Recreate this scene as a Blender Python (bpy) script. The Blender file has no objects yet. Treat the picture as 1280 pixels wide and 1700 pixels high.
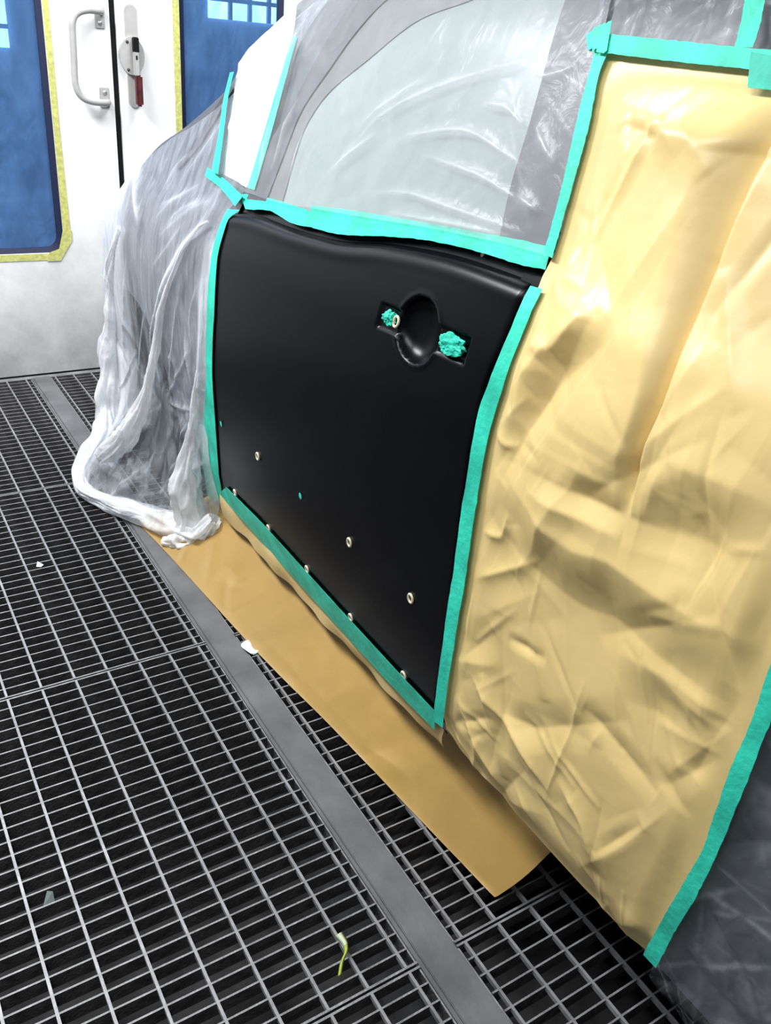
import bpy, bmesh, math, random
import numpy as np
from mathutils import Vector, Matrix, noise

random.seed(7)
rng = np.random.default_rng(11)
scene = bpy.context.scene

# ------------------------------------------------------------------ camera
CAM_R = ((0.8479, 0.1914, -0.4944), (-0.5233, 0.4518, -0.7225), (0.0851, 0.8714, 0.4832))
cam = bpy.data.cameras.new('camera')
cam.sensor_fit = 'VERTICAL'
cam.sensor_height = 24.0
cam.lens = 1423.1 / 1700.0 * 24.0
cam.clip_start = 0.02
cam_ob = bpy.data.objects.new('camera', cam)
m3 = Matrix(CAM_R)
m3 = m3.to_quaternion().to_matrix()
cam_ob.matrix_world = Matrix.Translation((-0.0787, -1.2069, 1.4011)) @ m3.to_4x4()
scene.collection.objects.link(cam_ob)
scene.camera = cam_ob

# ------------------------------------------------------------------ world, lights, exposure
world = bpy.data.worlds.new('world')
scene.world = world
world.use_nodes = True
world.node_tree.nodes['Background'].inputs[0].default_value = (0.75, 0.85, 1.0, 1)
world.node_tree.nodes['Background'].inputs[1].default_value = 0.35
vs = scene.view_settings
vs.view_transform = 'Standard'
vs.look = 'None'
vs.gamma = 1.0
vs.exposure = 0.3
vs.use_curve_mapping = False
scene.cycles.transparent_max_bounces = 24
scene.cycles.max_bounces = 8

CEIL = 2.75
LAMPS = [  # x, y, size x, size y, power of the tube lamps of the booth ceiling
    (-0.45, 1.45, 0.5, 1.3, 100.0),
    (-0.55, -0.35, 0.5, 1.3, 34.0),
    (-0.55, -2.1, 0.5, 1.3, 10.0),
    (1.55, 1.55, 0.5, 1.3, 40.0),
    (1.55, -0.6, 0.5, 1.3, 14.0),
]
for lx, ly, sx, sy, pw in LAMPS:
    li = bpy.data.lights.new('booth_tube_light', 'AREA')
    li.shape = 'RECTANGLE'
    li.size, li.size_y = sx, sy
    li.energy = pw
    li.color = (0.97, 0.985, 1.0)
    lo = bpy.data.objects.new('booth_tube_light', li)
    lo.location = (lx, ly, CEIL - 0.075)
    scene.collection.objects.link(lo)

# ------------------------------------------------------------------ helpers
COL = scene.collection

def link(o, parent=None):
    COL.objects.link(o)
    if parent is not None:
        o.parent = parent
    return o

def tag(o, label, cat, group=None):
    o['label'] = label
    o['category'] = cat
    if group:
        o['group'] = group
    return o

def thing(name, label, cat, loc=(0, 0, 0), group=None):
    o = bpy.data.objects.new(name, None)
    o.empty_display_size = 0.05
    o.location = loc
    link(o)
    return tag(o, label, cat, group)

def mesh_obj(name, verts, faces, mat, parent=None, smooth=False):
    me = bpy.data.meshes.new(name)
    off = Vector((0, 0, 0))
    if parent is not None:
        p = parent
        while p is not None:
            off += Vector(p.location)
            p = p.parent
    vv = [(v[0] - off.x, v[1] - off.y, v[2] - off.z) for v in verts]
    me.from_pydata(vv, [], [tuple(int(i) for i in f) for f in faces])
    me.validate()
    if smooth:
        me.polygons.foreach_set('use_smooth', [True] * len(me.polygons))
    me.materials.append(mat)
    me.update()
    o = bpy.data.objects.new(name, me)
    return link(o, parent)

def bm_obj(name, bm, mat, parent=None, smooth=False):
    me = bpy.data.meshes.new(name)
    off = Vector((0, 0, 0))
    p = parent
    while p is not None:
        off += Vector(p.location)
        p = p.parent
    bmesh.ops.translate(bm, verts=bm.verts, vec=-off)
    bmesh.ops.recalc_face_normals(bm, faces=bm.faces)
    bm.to_mesh(me)
    bm.free()
    if smooth:
        me.polygons.foreach_set('use_smooth', [True] * len(me.polygons))
    me.materials.append(mat)
    return link(bpy.data.objects.new(name, me), parent)

def add_box(bm, lo, hi, bevel=0.0):
    r = bmesh.ops.create_cube(bm, size=1.0)
    s = [hi[i] - lo[i] for i in range(3)]
    c = [(hi[i] + lo[i]) / 2 for i in range(3)]
    for v in r['verts']:
        v.co = Vector((v.co.x * s[0] + c[0], v.co.y * s[1] + c[1], v.co.z * s[2] + c[2]))
    if bevel:
        es = list({e for v in r['verts'] for e in v.link_edges})
        bmesh.ops.bevel(bm, geom=es, offset=bevel, segments=2, affect='EDGES')

def box_obj(name, lo, hi, mat, parent=None, bevel=0.0):
    bm = bmesh.new()
    add_box(bm, lo, hi, bevel)
    return bm_obj(name, bm, mat, parent)

def catmull(pts, n):
    P = np.asarray(pts, float)
    if len(P) == 2:
        t = np.linspace(0, 1, n)[:, None]
        return P[0] * (1 - t) + P[1] * t
    d = np.r_[0, np.cumsum(np.linalg.norm(np.diff(P, axis=0), axis=1))]
    t = np.linspace(0, d[-1], n)
    out = np.zeros((n, P.shape[1]))
    for k in range(P.shape[1]):
        out[:, k] = pchip(d, P[:, k])(t)
    return out

def tube(bm, path, radius, seg=10, closed=False):
    path = [Vector(p) for p in path]
    rings = []
    n = len(path)
    up = None
    for i, p in enumerate(path):
        a = path[(i - 1) % n] if (closed or i > 0) else path[i]
        b = path[(i + 1) % n] if (closed or i < n - 1) else path[i]
        d = (b - a).normalized()
        if up is None:
            up = d.orthogonal().normalized()
        else:
            up = (up - d * up.dot(d)).normalized()
        s = d.cross(up)
        r = radius(i / max(1, n - 1)) if callable(radius) else radius
        rings.append([bm.verts.new(p + (up * math.cos(2 * math.pi * k / seg) + s * math.sin(2 * math.pi * k / seg)) * r) for k in range(seg)])
    for i in range(n if closed else n - 1):
        r0, r1 = rings[i], rings[(i + 1) % n]
        for k in range(seg):
            bm.faces.new((r0[k], r0[(k + 1) % seg], r1[(k + 1) % seg], r1[k]))
    if not closed:
        bm.faces.new(rings[0][::-1])
        bm.faces.new(rings[-1])

# ------------------------------------------------------------------ materials
def nodes_of(m):
    m.use_nodes = True
    nt = m.node_tree
    return nt, nt.nodes, nt.links, nt.nodes['Principled BSDF']

def mat(name, color, rough=0.5, metal=0.0, spec=0.5, var=0.0, vscale=8.0, bump=0.0, bscale=40.0, coat=0.0, stretch=None, color2=None):
    m = bpy.data.materials.new(name)
    nt, N, L, B = nodes_of(m)
    B.inputs['Base Color'].default_value = (*color, 1)
    B.inputs['Roughness'].default_value = rough
    B.inputs['Metallic'].default_value = metal
    B.inputs['Specular IOR Level'].default_value = spec
    B.inputs['Coat Weight'].default_value = coat
    if var or bump:
        tc = N.new('ShaderNodeTexCoord')
        mp = N.new('ShaderNodeMapping')
        if stretch:
            mp.inputs['Scale'].default_value = stretch
        L.new(tc.outputs['Object'], mp.inputs['Vector'])
    if var:
        nz = N.new('ShaderNodeTexNoise')
        nz.inputs['Scale'].default_value = vscale
        nz.inputs['Detail'].default_value = 6
        L.new(mp.outputs[0], nz.inputs['Vector'])
        cr = N.new('ShaderNodeValToRGB')
        c2 = color2 or tuple(c * (1 - var) for c in color)
        c1 = tuple(min(1, c * (1 + var * 0.5)) for c in color) if color2 is None else color
        cr.color_ramp.elements[0].position = 0.32
        cr.color_ramp.elements[1].position = 0.68
        cr.color_ramp.elements[0].color = (*c2, 1)
        cr.color_ramp.elements[1].color = (*c1, 1)
        L.new(nz.outputs['Fac'], cr.inputs['Fac'])
        L.new(cr.outputs['Color'], B.inputs['Base Color'])
    if bump:
        nb = N.new('ShaderNodeTexNoise')
        nb.inputs['Scale'].default_value = bscale
        nb.inputs['Detail'].default_value = 5
        L.new(mp.outputs[0], nb.inputs['Vector'])
        bp = N.new('ShaderNodeBump')
        bp.inputs['Strength'].default_value = bump
        bp.inputs['Distance'].default_value = 0.004
        L.new(nb.outputs['Fac'], bp.inputs['Height'])
        L.new(bp.outputs['Normal'], B.inputs['Normal'])
    return m

def film_mat(name, color, alpha, amp=0.15, rough=0.22, scale=(10, 10, 3), tint=(0.96, 0.98, 1.0), bump=0.5, bscale=18.0):
    """Thin polythene: mostly clear, milky where it is creased."""
    m = bpy.data.materials.new(name)
    nt, N, L, B = nodes_of(m)
    out = N['Material Output']
    B.inputs['Base Color'].default_value = (*color, 1)
    B.inputs['Roughness'].default_value = rough
    B.inputs['Specular IOR Level'].default_value = 0.6
    tr = N.new('ShaderNodeBsdfTransparent')
    tr.inputs['Color'].default_value = (*tint, 1)
    tl = N.new('ShaderNodeBsdfTranslucent')
    tl.inputs['Color'].default_value = (*color, 1)
    mx0 = N.new('ShaderNodeMixShader')
    mx0.inputs[0].default_value = 0.3
    L.new(B.outputs[0], mx0.inputs[1])
    L.new(tl.outputs[0], mx0.inputs[2])
    mx = N.new('ShaderNodeMixShader')
    tc = N.new('ShaderNodeTexCoord')
    mp = N.new('ShaderNodeMapping')
    mp.inputs['Scale'].default_value = scale
    L.new(tc.outputs['Object'], mp.inputs['Vector'])
    nz = N.new('ShaderNodeTexNoise')
    nz.inputs['Scale'].default_value = 2.2
    nz.inputs['Detail'].default_value = 7
    nz.inputs['Distortion'].default_value = 0.8
    L.new(mp.outputs[0], nz.inputs['Vector'])
    mr = N.new('ShaderNodeMapRange')
    mr.inputs['From Min'].default_value = 0.35
    mr.inputs['From Max'].default_value = 0.7
    mr.inputs['To Min'].default_value = max(0, alpha - amp)
    mr.inputs['To Max'].default_value = min(1, alpha + amp)
    L.new(nz.outputs['Fac'], mr.inputs['Value'])
    at = N.new('ShaderNodeAttribute')
    at.attribute_name = 'milk'
    ma = N.new('ShaderNodeMath'); ma.operation = 'ADD'; ma.use_clamp = True
    L.new(mr.outputs[0], ma.inputs[0])
    L.new(at.outputs['Fac'], ma.inputs[1])
    L.new(ma.outputs[0], mx.inputs[0])
    L.new(tr.outputs[0], mx.inputs[1])
    L.new(mx0.outputs[0], mx.inputs[2])
    bp = N.new('ShaderNodeBump')
    bp.inputs['Strength'].default_value = bump
    bp.inputs['Distance'].default_value = 0.01
    nb = N.new('ShaderNodeTexNoise')
    nb.inputs['Scale'].default_value = bscale / 6
    nb.inputs['Detail'].default_value = 4
    nb.inputs['Distortion'].default_value = 1.5
    L.new(mp.outputs[0], nb.inputs['Vector'])
    L.new(nb.outputs['Fac'], bp.inputs['Height'])
    L.new(bp.outputs['Normal'], B.inputs['Normal'])
    L.new(mx.outputs[0], out.inputs['Surface'])
    return m

M = {}
M['steel_bar'] = mat('galvanised_bar', (0.28, 0.28, 0.29), 0.5, 0.25, 0.4, var=0.35, vscale=14, bump=0.3, bscale=120)
M['steel_top'] = mat('light_bar_top', (0.26, 0.26, 0.27), 0.55, 0.2, 0.3, var=0.4, vscale=25, bump=0.5, bscale=160)  # lighter grey for the top faces of the bearing bars
M['steel_dark'] = mat('dark_bar_side', (0.070, 0.066, 0.068), 0.85, 0.0, 0.2, var=0.5, vscale=30, bump=0.8, bscale=160)  # darker grey for the sides of the bars and bands
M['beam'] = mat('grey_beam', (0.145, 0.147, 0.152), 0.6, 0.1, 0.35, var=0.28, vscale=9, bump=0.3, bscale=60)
M['pit'] = mat('pit_filter', (0.060, 0.057, 0.058), 0.95, 0, 0.1, var=0.6, vscale=7, bump=0.8, bscale=30)
M['white_door'] = mat('white_door_paint', (0.86, 0.86, 0.855), 0.4, 0, 0.4)
M['white_wall'] = mat('white_booth_wall', (0.30, 0.31, 0.32), 0.6, 0, 0.3, var=0.1, vscale=2)
M['ceiling'] = mat('ceiling_filter', (0.40, 0.40, 0.40), 0.9, 0, 0.1, bump=0.4, bscale=90)
M['black_gap'] = mat('black_rubber', (0.006, 0.006, 0.007), 0.6, 0, 0.2)
M['yellow_tape'] = mat('yellow_tape', (0.60, 0.61, 0.20), 0.6, 0, 0.3, var=0.25, vscale=70)
M['handle_white'] = mat('white_handle_paint', (0.46, 0.455, 0.44), 0.35, 0, 0.5, var=0.12, vscale=20)
M['maroon'] = mat('maroon_grip', (0.10, 0.018, 0.022), 0.35, 0, 0.5, var=0.4, vscale=30)
M['steel_bright'] = mat('bright_steel', (0.55, 0.55, 0.55), 0.3, 0.8)
M['black_paint'] = mat('black_door_paint', (0.0012, 0.0016, 0.0028), 0.27, 0, 0.17)
M['car_grey'] = mat('grey_car_paint', (0.085, 0.09, 0.105), 0.35, 0, 0.5, coat=0.2)
M['car_dark'] = mat('dark_trim', (0.045, 0.044, 0.052), 0.4, 0, 0.4)
M['frame_grey'] = mat('frame_grey', (0.085, 0.083, 0.092), 0.45, 0, 0.4)
M['shade_grey'] = mat('interior_shade_grey', (0.17, 0.17, 0.165), 0.5, 0, 0.3)  # grey for the cabin shade painted over the front of the glass
M['glass_pale'] = mat('covered_glass', (0.27, 0.305, 0.288), 0.3, 0, 0.5)
M['tyre'] = mat('tyre_rubber', (0.012, 0.012, 0.013), 0.8, 0, 0.3, bump=0.5, bscale=50)
M['under'] = mat('underbody_black', (0.008, 0.008, 0.008), 0.9, 0, 0.1)
M['tape'] = mat('turquoise_tape', (0.035, 0.66, 0.47), 0.55, 0, 0.35, var=0.28, vscale=16, bump=0.35, bscale=90)
M['tape_teal'] = mat('turquoise_tape_overlap', (0.02, 0.50, 0.36), 0.55, 0, 0.35, var=0.28, vscale=16, bump=0.35, bscale=90)
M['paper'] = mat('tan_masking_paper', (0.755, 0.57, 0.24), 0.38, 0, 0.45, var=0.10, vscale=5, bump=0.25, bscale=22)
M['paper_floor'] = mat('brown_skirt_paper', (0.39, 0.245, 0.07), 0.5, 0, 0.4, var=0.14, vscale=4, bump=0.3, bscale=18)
M['paper_band'] = mat('cream_band_paper', (0.74, 0.56, 0.25), 0.5, 0, 0.35, var=0.12, vscale=9, bump=0.3, bscale=30)
M['ring'] = mat('cream_ring', (0.72, 0.66, 0.50), 0.5)
M['film'] = film_mat('clear_film', (0.88, 0.93, 1.0), 0.24, 0.12, scale=(9, 14, 3.2))
M['film_window'] = film_mat('window_film', (0.90, 0.94, 0.96), 0.16, 0.05, scale=(4, 7, 7), bump=0.25)
M['film_white'] = film_mat('bunched_film', (0.98, 0.985, 1.0), 0.78, 0.22, scale=(8, 8, 5))
M['film_rear'] = film_mat('rear_film', (0.80, 0.82, 0.90), 0.09, 0.07, scale=(6, 10, 5))
M['film_blue'] = film_mat('blue_window_film', (0.105, 0.235, 0.50), 0.66, 0.14, scale=(5, 5, 2.2), tint=(0.22, 0.50, 1.0))
M['navy'] = mat('navy_rubber', (0.008, 0.014, 0.05), 0.5)
M['cyan'] = mat('bright_blue_pane', (0.05, 0.42, 0.80), 0.3)
M['white_scrap'] = mat('white_scrap', (0.80, 0.92, 0.88), 0.6)
M['leaf'] = mat('yellow_green_strip', (0.42, 0.52, 0.08), 0.5, var=0.3, vscale=60)
M['leaf_pale'] = mat('pale_green_strip', (0.50, 0.58, 0.38), 0.5)
M['chip'] = mat('grey_green_chip', (0.12, 0.16, 0.16), 0.5)
M['lamp_white'] = mat('lamp_housing', (0.8, 0.8, 0.8), 0.5)

# dirt on the white door: a grey, blotchy soiling of the lowest half metre
def dirty_door():
    m = M['white_door']
    nt, N, L, B = nodes_of(m)
    tc = N.new('ShaderNodeTexCoord')
    sep = N.new('ShaderNodeSeparateXYZ')
    L.new(tc.outputs['Object'], sep.inputs[0])
    nz = N.new('ShaderNodeTexNoise')
    nz.inputs['Scale'].default_value = 5.0
    nz.inputs['Detail'].default_value = 9
    nz.inputs['Roughness'].default_value = 0.68
    L.new(tc.outputs['Object'], nz.inputs['Vector'])
    ad = N.new('ShaderNodeMath'); ad.operation = 'MULTIPLY_ADD'
    ad.inputs[1].default_value = 0.75
    L.new(nz.outputs['Fac'], ad.inputs[0])
    L.new(sep.outputs['Z'], ad.inputs[2])
    cr = N.new('ShaderNodeValToRGB')
    e = cr.color_ramp.elements
    e[0].position = 0.36; e[0].color = (0.37, 0.365, 0.36, 1)
    e[1].position = 1.05; e[1].color = (0.90, 0.90, 0.895, 1)
    k = e.new(0.52); k.color = (0.52, 0.515, 0.51, 1)
    k = e.new(0.75); k.color = (0.70, 0.70, 0.695, 1)
    L.new(ad.outputs[0], cr.inputs['Fac'])
    L.new(cr.outputs['Color'], B.inputs['Base Color'])
dirty_door()

# ------------------------------------------------------------------ shape of the car side
# ---- side shape of the car: x of the body side for a given y (along the car) and z (height)
_Z=np.array([-.1,.10,.20,.25,.33,.50,.70,.85,.97,1.06,1.12,1.20,1.35,1.45,1.56,1.7])
_X=np.array([.83,.785,.757,.742,.722,.702,.690,.688,.697,.722,.752,.785,.845,.890,.965,1.12])
def pchip(xs,ys):
    h=np.diff(xs);d=np.diff(ys)/h;m=np.zeros(len(xs))
    m[0],m[-1]=d[0],d[-1]
    for i in range(1,len(xs)-1):
        m[i]=0 if d[i-1]*d[i]<=0 else (h[i-1]+h[i])/(h[i-1]/d[i-1]+h[i]/d[i])
        if d[i-1]*d[i]<=0: m[i]=0
    def f(x):
        x=np.asarray(x,float);i=np.clip(np.searchsorted(xs,x)-1,0,len(h)-1)
        t=(x-xs[i])/h[i];t2=t*t;t3=t2*t
        return (2*t3-3*t2+1)*ys[i]+(t3-2*t2+t)*h[i]*m[i]+(-2*t3+3*t2)*ys[i+1]+(t3-t2)*h[i]*m[i+1]
    return f
_base=pchip(_Z,_X)
def sstep(a,b,x):
    t=np.clip((np.asarray(x,float)-a)/(b-a),0,1);return t*t*(3-2*t)
def belt(y):
    return 1.03+(.76-np.asarray(y,float))*.088
def side_x(y,z):
    y=np.asarray(y,float);z=np.asarray(z,float)
    yb=np.clip(y,-.6,1.2)
    zz=z-(belt(yb)-1.10)*sstep(.45,.95,z)
    f=np.clip((y-1.62)/.45,0,3)
    return _base(zz)+.33*f**2.6


# traced outlines on the car side, in metres: (y along the car, z height)
PT = {
    'door_front': [(0.728, 1.017), (0.748, 0.994), (0.745, 0.921), (0.75, 0.776), (0.781, 0.609), (0.822, 0.42), (0.874, 0.241), (0.839, 0.205)],
    'door_rear': [(-0.324, 1.138), (-0.321, 1.12), (-0.319, 1.049), (-0.307, 0.956), (-0.307, 0.798), (-0.305, 0.615), (-0.294, 0.466), (-0.266, 0.276)],
    'door_top': [(0.728, 1.017), (0.585, 1.038), (0.43, 1.045), (0.227, 1.063), (0.055, 1.094), (-0.13, 1.116), (-0.237, 1.121), (-0.318, 1.123)],
    'door_bottom': [(0.839, 0.205), (0.495, 0.25), (0.169, 0.26), (-0.092, 0.263), (-0.266, 0.276)],
    'front_edge_a': [(0.736, 1.021), (0.744, 0.969), (0.745, 0.893), (0.748, 0.806), (0.762, 0.712), (0.776, 0.612), (0.803, 0.535), (0.844, 0.466), (0.878, 0.36), (0.952, 0.224), (1.012, 0.101)],
    'front_edge_b': [(0.669, 1.033), (0.71, 0.997), (0.709, 0.929), (0.702, 0.819), (0.717, 0.726), (0.733, 0.627), (0.739, 0.559), (0.743, 0.49), (0.762, 0.375), (0.785, 0.288), (0.83, 0.203)],
    'belt_front_a': [(0.711, 1.06), (0.61, 1.073), (0.489, 1.083), (0.37, 1.088), (0.3, 1.094)],
    'belt_front_b': [(0.646, 1.039), (0.508, 1.058), (0.425, 1.056), (0.32, 1.065), (0.225, 1.074)],
    'belt_rear_a': [(0.363, 1.099), (0.173, 1.123), (-0.015, 1.143), (-0.173, 1.159), (-0.256, 1.167), (-0.326, 1.172)],
    'belt_rear_b': [(0.315, 1.066), (0.22, 1.075), (0.066, 1.103), (-0.069, 1.124), (-0.194, 1.135), (-0.278, 1.139), (-0.334, 1.145)],
    'rear_edge_a': [(-0.339, 1.126), (-0.342, 1.061), (-0.337, 0.999), (-0.329, 0.941), (-0.33, 0.855), (-0.327, 0.771), (-0.327, 0.684), (-0.32, 0.596), (-0.313, 0.489), (-0.293, 0.32)],
    'rear_edge_b': [(-0.364, 1.128), (-0.368, 1.072), (-0.367, 1.001), (-0.362, 0.936), (-0.36, 0.85), (-0.359, 0.778), (-0.358, 0.68), (-0.352, 0.605), (-0.344, 0.512), (-0.324, 0.329)],
    'sill_a': [(0.729, 0.301), (0.439, 0.316), (0.129, 0.315), (-0.121, 0.317), (-0.278, 0.321)],
    'sill_b': [(0.839, 0.22), (0.527, 0.222), (0.192, 0.23), (-0.077, 0.239), (-0.262, 0.256)],
    'pillar_a': [(-0.256, 1.411), (-0.26, 1.401), (-0.281, 1.333), (-0.313, 1.24), (-0.334, 1.167)],
    'pillar_b': [(-0.283, 1.413), (-0.283, 1.401), (-0.312, 1.318), (-0.334, 1.236), (-0.353, 1.165)],
    'paper_top_a': [(-0.234, 1.423), (-0.258, 1.429), (-0.368, 1.427), (-0.463, 1.425), (-0.53, 1.424), (-0.619, 1.422)],
    'paper_top_b': [(-0.248, 1.408), (-0.287, 1.407), (-0.384, 1.405), (-0.478, 1.404), (-0.545, 1.403), (-0.632, 1.401)],
    'torn_end_a': [(-0.23, 1.428), (-0.266, 1.444)],
    'torn_end_b': [(-0.249, 1.409), (-0.287, 1.408)],
    'roof_vert_a': [(-0.451, 1.484), (-0.47, 1.448), (-0.478, 1.424)],
    'roof_vert_b': [(-0.481, 1.484), (-0.497, 1.448), (-0.503, 1.425)],
    'paper_patch_a': [(-0.51, 1.421), (-0.53, 1.386)],
    'paper_patch_b': [(-0.554, 1.418), (-0.575, 1.387)],
    'rear_arch_a': [(-0.85, 0.897), (-0.851, 0.874), (-0.853, 0.807), (-0.85, 0.723), (-0.851, 0.606), (-0.841, 0.519), (-0.824, 0.398), (-0.814, 0.327)],
    'rear_arch_b': [(-0.872, 0.855), (-0.872, 0.815), (-0.872, 0.736), (-0.87, 0.636), (-0.862, 0.523), (-0.848, 0.419), (-0.843, 0.376), (-0.837, 0.328)],
    'pillar_foot_a': [(0.927, 1.084), (0.798, 1.077), (0.668, 1.063)],
    'pillar_foot_b': [(0.923, 1.065), (0.803, 1.056), (0.685, 1.038)],
    'quarter_front_a': [(0.961, 1.295), (0.946, 1.243), (0.903, 1.167), (0.866, 1.087)],
    'quarter_front_b': [(0.939, 1.297), (0.92, 1.245), (0.872, 1.168), (0.821, 1.084)],
    'quarter_rear_a': [(0.729, 1.385), (0.71, 1.301), (0.69, 1.192), (0.675, 1.079)],
    'quarter_rear_b': [(0.705, 1.385), (0.679, 1.304), (0.654, 1.197), (0.634, 1.081)],
    'paper_l': [(-0.265, 1.407), (-0.3, 1.317), (-0.324, 1.234), (-0.344, 1.163), (-0.343, 1.141), (-0.347, 1.123), (-0.351, 1.067), (-0.349, 0.993), (-0.344, 0.927), (-0.34, 0.839), (-0.339, 0.765), (-0.337, 0.664), (-0.33, 0.588), (-0.321, 0.492), (-0.306, 0.301)],
    'paper_t': [(-0.265, 1.407), (-0.372, 1.405), (-0.468, 1.404), (-0.535, 1.403)],
    'paper_b': [(-0.306, 0.301), (-0.426, 0.294), (-0.586, 0.292), (-0.723, 0.296), (-0.818, 0.301)],
    'paper_r': [(-0.849, 0.865), (-0.852, 0.801), (-0.849, 0.717), (-0.851, 0.599), (-0.843, 0.51), (-0.826, 0.385), (-0.818, 0.301)],
    'c_pleat': [(-0.59, 1.401), (-0.588, 1.348), (-0.593, 1.27), (-0.608, 1.158), (-0.624, 1.069), (-0.625, 0.997), (-0.632, 0.937)],
    'c_band': [(-0.38, 0.984), (-0.424, 1.067), (-0.459, 1.11), (-0.493, 1.154)],
    'c_band2': [(-0.356, 0.941), (-0.435, 1.006), (-0.49, 1.073), (-0.498, 1.134)],
    'c_arc': [(-0.394, 0.898), (-0.439, 0.875), (-0.554, 0.851), (-0.632, 0.871), (-0.718, 0.87), (-0.847, 0.883)],
    'c_arc2': [(-0.492, 0.852), (-0.584, 0.857), (-0.699, 0.86), (-0.786, 0.86), (-0.846, 0.854)],
    'c_loop': [(-0.379, 0.914), (-0.391, 0.955), (-0.463, 1.025), (-0.509, 1.109), (-0.497, 1.148)],
    'c_hor': [(-0.44, 0.886), (-0.545, 0.898), (-0.628, 0.932), (-0.71, 0.956), (-0.8, 1.0)],
    'c_right1': [(-0.644, 1.022), (-0.707, 1.027), (-0.743, 1.03), (-0.796, 1.025)],
    'c_right2': [(-0.661, 1.063), (-0.661, 1.116), (-0.641, 1.187), (-0.596, 1.301)],
    'c_upper1': [(-0.295, 1.378), (-0.405, 1.347), (-0.484, 1.355), (-0.54, 1.385)],
    'c_upper2': [(-0.338, 1.396), (-0.423, 1.362), (-0.504, 1.312)],
    'c_mid1': [(-0.507, 0.944), (-0.568, 0.956), (-0.614, 0.992)],
    'c_low1': [(-0.381, 0.511), (-0.479, 0.487), (-0.571, 0.453), (-0.615, 0.431)],
    'c_low2': [(-0.354, 0.436), (-0.426, 0.371), (-0.51, 0.321)],
    'c_seam': [(-0.62, 0.682), (-0.612, 0.554), (-0.591, 0.406)],
    'c_low3': [(-0.608, 0.476), (-0.67, 0.45), (-0.713, 0.377)],
    'c_low4': [(-0.767, 0.63), (-0.802, 0.703), (-0.837, 0.779)],
    'c_low5': [(-0.418, 0.681), (-0.528, 0.679), (-0.637, 0.726), (-0.73, 0.757), (-0.862, 0.775)],
    'c_low6': [(-0.371, 0.686), (-0.423, 0.728), (-0.501, 0.795)],
    'c_edge1': [(-0.365, 0.935), (-0.395, 0.925), (-0.425, 0.934)],
    'c_edge2': [(-0.37, 0.771), (-0.417, 0.787), (-0.427, 0.832)],
    'c_low7': [(-0.668, 0.336), (-0.742, 0.477), (-0.799, 0.619)],
    'c_tl': [(-0.363, 1.158), (-0.425, 1.128), (-0.517, 1.125)],
    'c_tl2': [(-0.364, 1.135), (-0.404, 1.153), (-0.461, 1.153)],
    'c_tl3': [(-0.375, 1.067), (-0.433, 1.073), (-0.476, 1.135)],
    'c_patch': [(-0.523, 0.96), (-0.577, 0.96), (-0.622, 0.973)],
    'c_lowdark': [(-0.653, 0.743), (-0.745, 0.769), (-0.862, 0.775)],
    'film_l': [(0.839, 1.488), (0.729, 1.361), (0.682, 1.231), (0.676, 1.071)],
    'film_t': [(0.839, 1.488), (0.414, 1.488), (0.106, 1.488), (-0.103, 1.488), (-0.202, 1.488)],
    'film_r': [(-0.202, 1.488), (-0.246, 1.412), (-0.273, 1.333), (-0.305, 1.238), (-0.329, 1.162)],
    'film_b': [(0.676, 1.071), (0.508, 1.079), (0.355, 1.096), (0.166, 1.116), (-0.022, 1.138), (-0.179, 1.153), (-0.276, 1.16), (-0.329, 1.162)],
    'w_w1': [(0.319, 1.179), (0.219, 1.28), (0.073, 1.341), (-0.051, 1.375), (-0.135, 1.398)],
    'w_w2': [(0.303, 1.245), (0.231, 1.294), (0.122, 1.356)],
    'w_w3': [(0.181, 1.235), (0.084, 1.265), (-0.042, 1.285), (-0.167, 1.264), (-0.222, 1.248)],
    'w_w4': [(0.061, 1.237), (-0.1, 1.233), (-0.252, 1.209)],
    'w_w5': [(0.178, 1.155), (0.013, 1.179), (-0.159, 1.179), (-0.29, 1.177)],
    'w_w6': [(0.097, 1.137), (-0.11, 1.159), (-0.281, 1.171)],
    'w_w7': [(-0.114, 1.389), (-0.162, 1.372), (-0.221, 1.388)],
    'w_w8': [(-0.185, 1.315), (-0.234, 1.286), (-0.27, 1.264)],
    'w_w9': [(-0.043, 1.325), (-0.104, 1.327), (-0.165, 1.305)],
    'w_w10': [(0.583, 1.121), (0.59, 1.229), (0.575, 1.277)],
    'w_w11': [(0.63, 1.101), (0.677, 1.219)],
    'w_w12': [(0.471, 1.104), (0.496, 1.193), (0.482, 1.241)],
    'w_w13': [(-0.214, 1.223), (-0.281, 1.207)],
    'w_w14': [(0.347, 1.153), (0.275, 1.212), (0.2, 1.257)],
    'bp_l': [(-0.11, 1.49), (-0.123, 1.462), (-0.165, 1.322), (-0.184, 1.234), (-0.211, 1.159)],
    'bp_r': [(-0.205, 1.49), (-0.237, 1.427), (-0.27, 1.333), (-0.303, 1.238), (-0.324, 1.156)],
    'frame_l': [(0.536, 1.489), (0.556, 1.413), (0.611, 1.253), (0.653, 1.169), (0.664, 1.057)],
    'shade_r': [(0.062, 1.489), (0.116, 1.467), (0.246, 1.434), (0.364, 1.363), (0.482, 1.284), (0.519, 1.207), (0.493, 1.07)],
    'frame_m': [(0.351, 1.489), (0.417, 1.452), (0.497, 1.341), (0.561, 1.226), (0.566, 1.069)],
    'clips_up': [(0.708, 0.498), (0.48, 0.508), (0.256, 0.513), (0.039, 0.516), (-0.185, 0.523)],
    'clips_low': [(0.673, 0.31), (0.461, 0.315), (0.251, 0.319), (0.048, 0.318), (-0.161, 0.318)],
    'handle': [(-0.112, 0.996), (-0.008, 1.002), (-0.236, 1.018), (-0.028, 0.979), (-0.238, 0.995), (-0.03, 0.992), (-0.209, 1.003), (-0.051, 0.992)],
    'corner_shine': [(0.68, 0.393), (-0.26, 0.545)],
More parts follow.
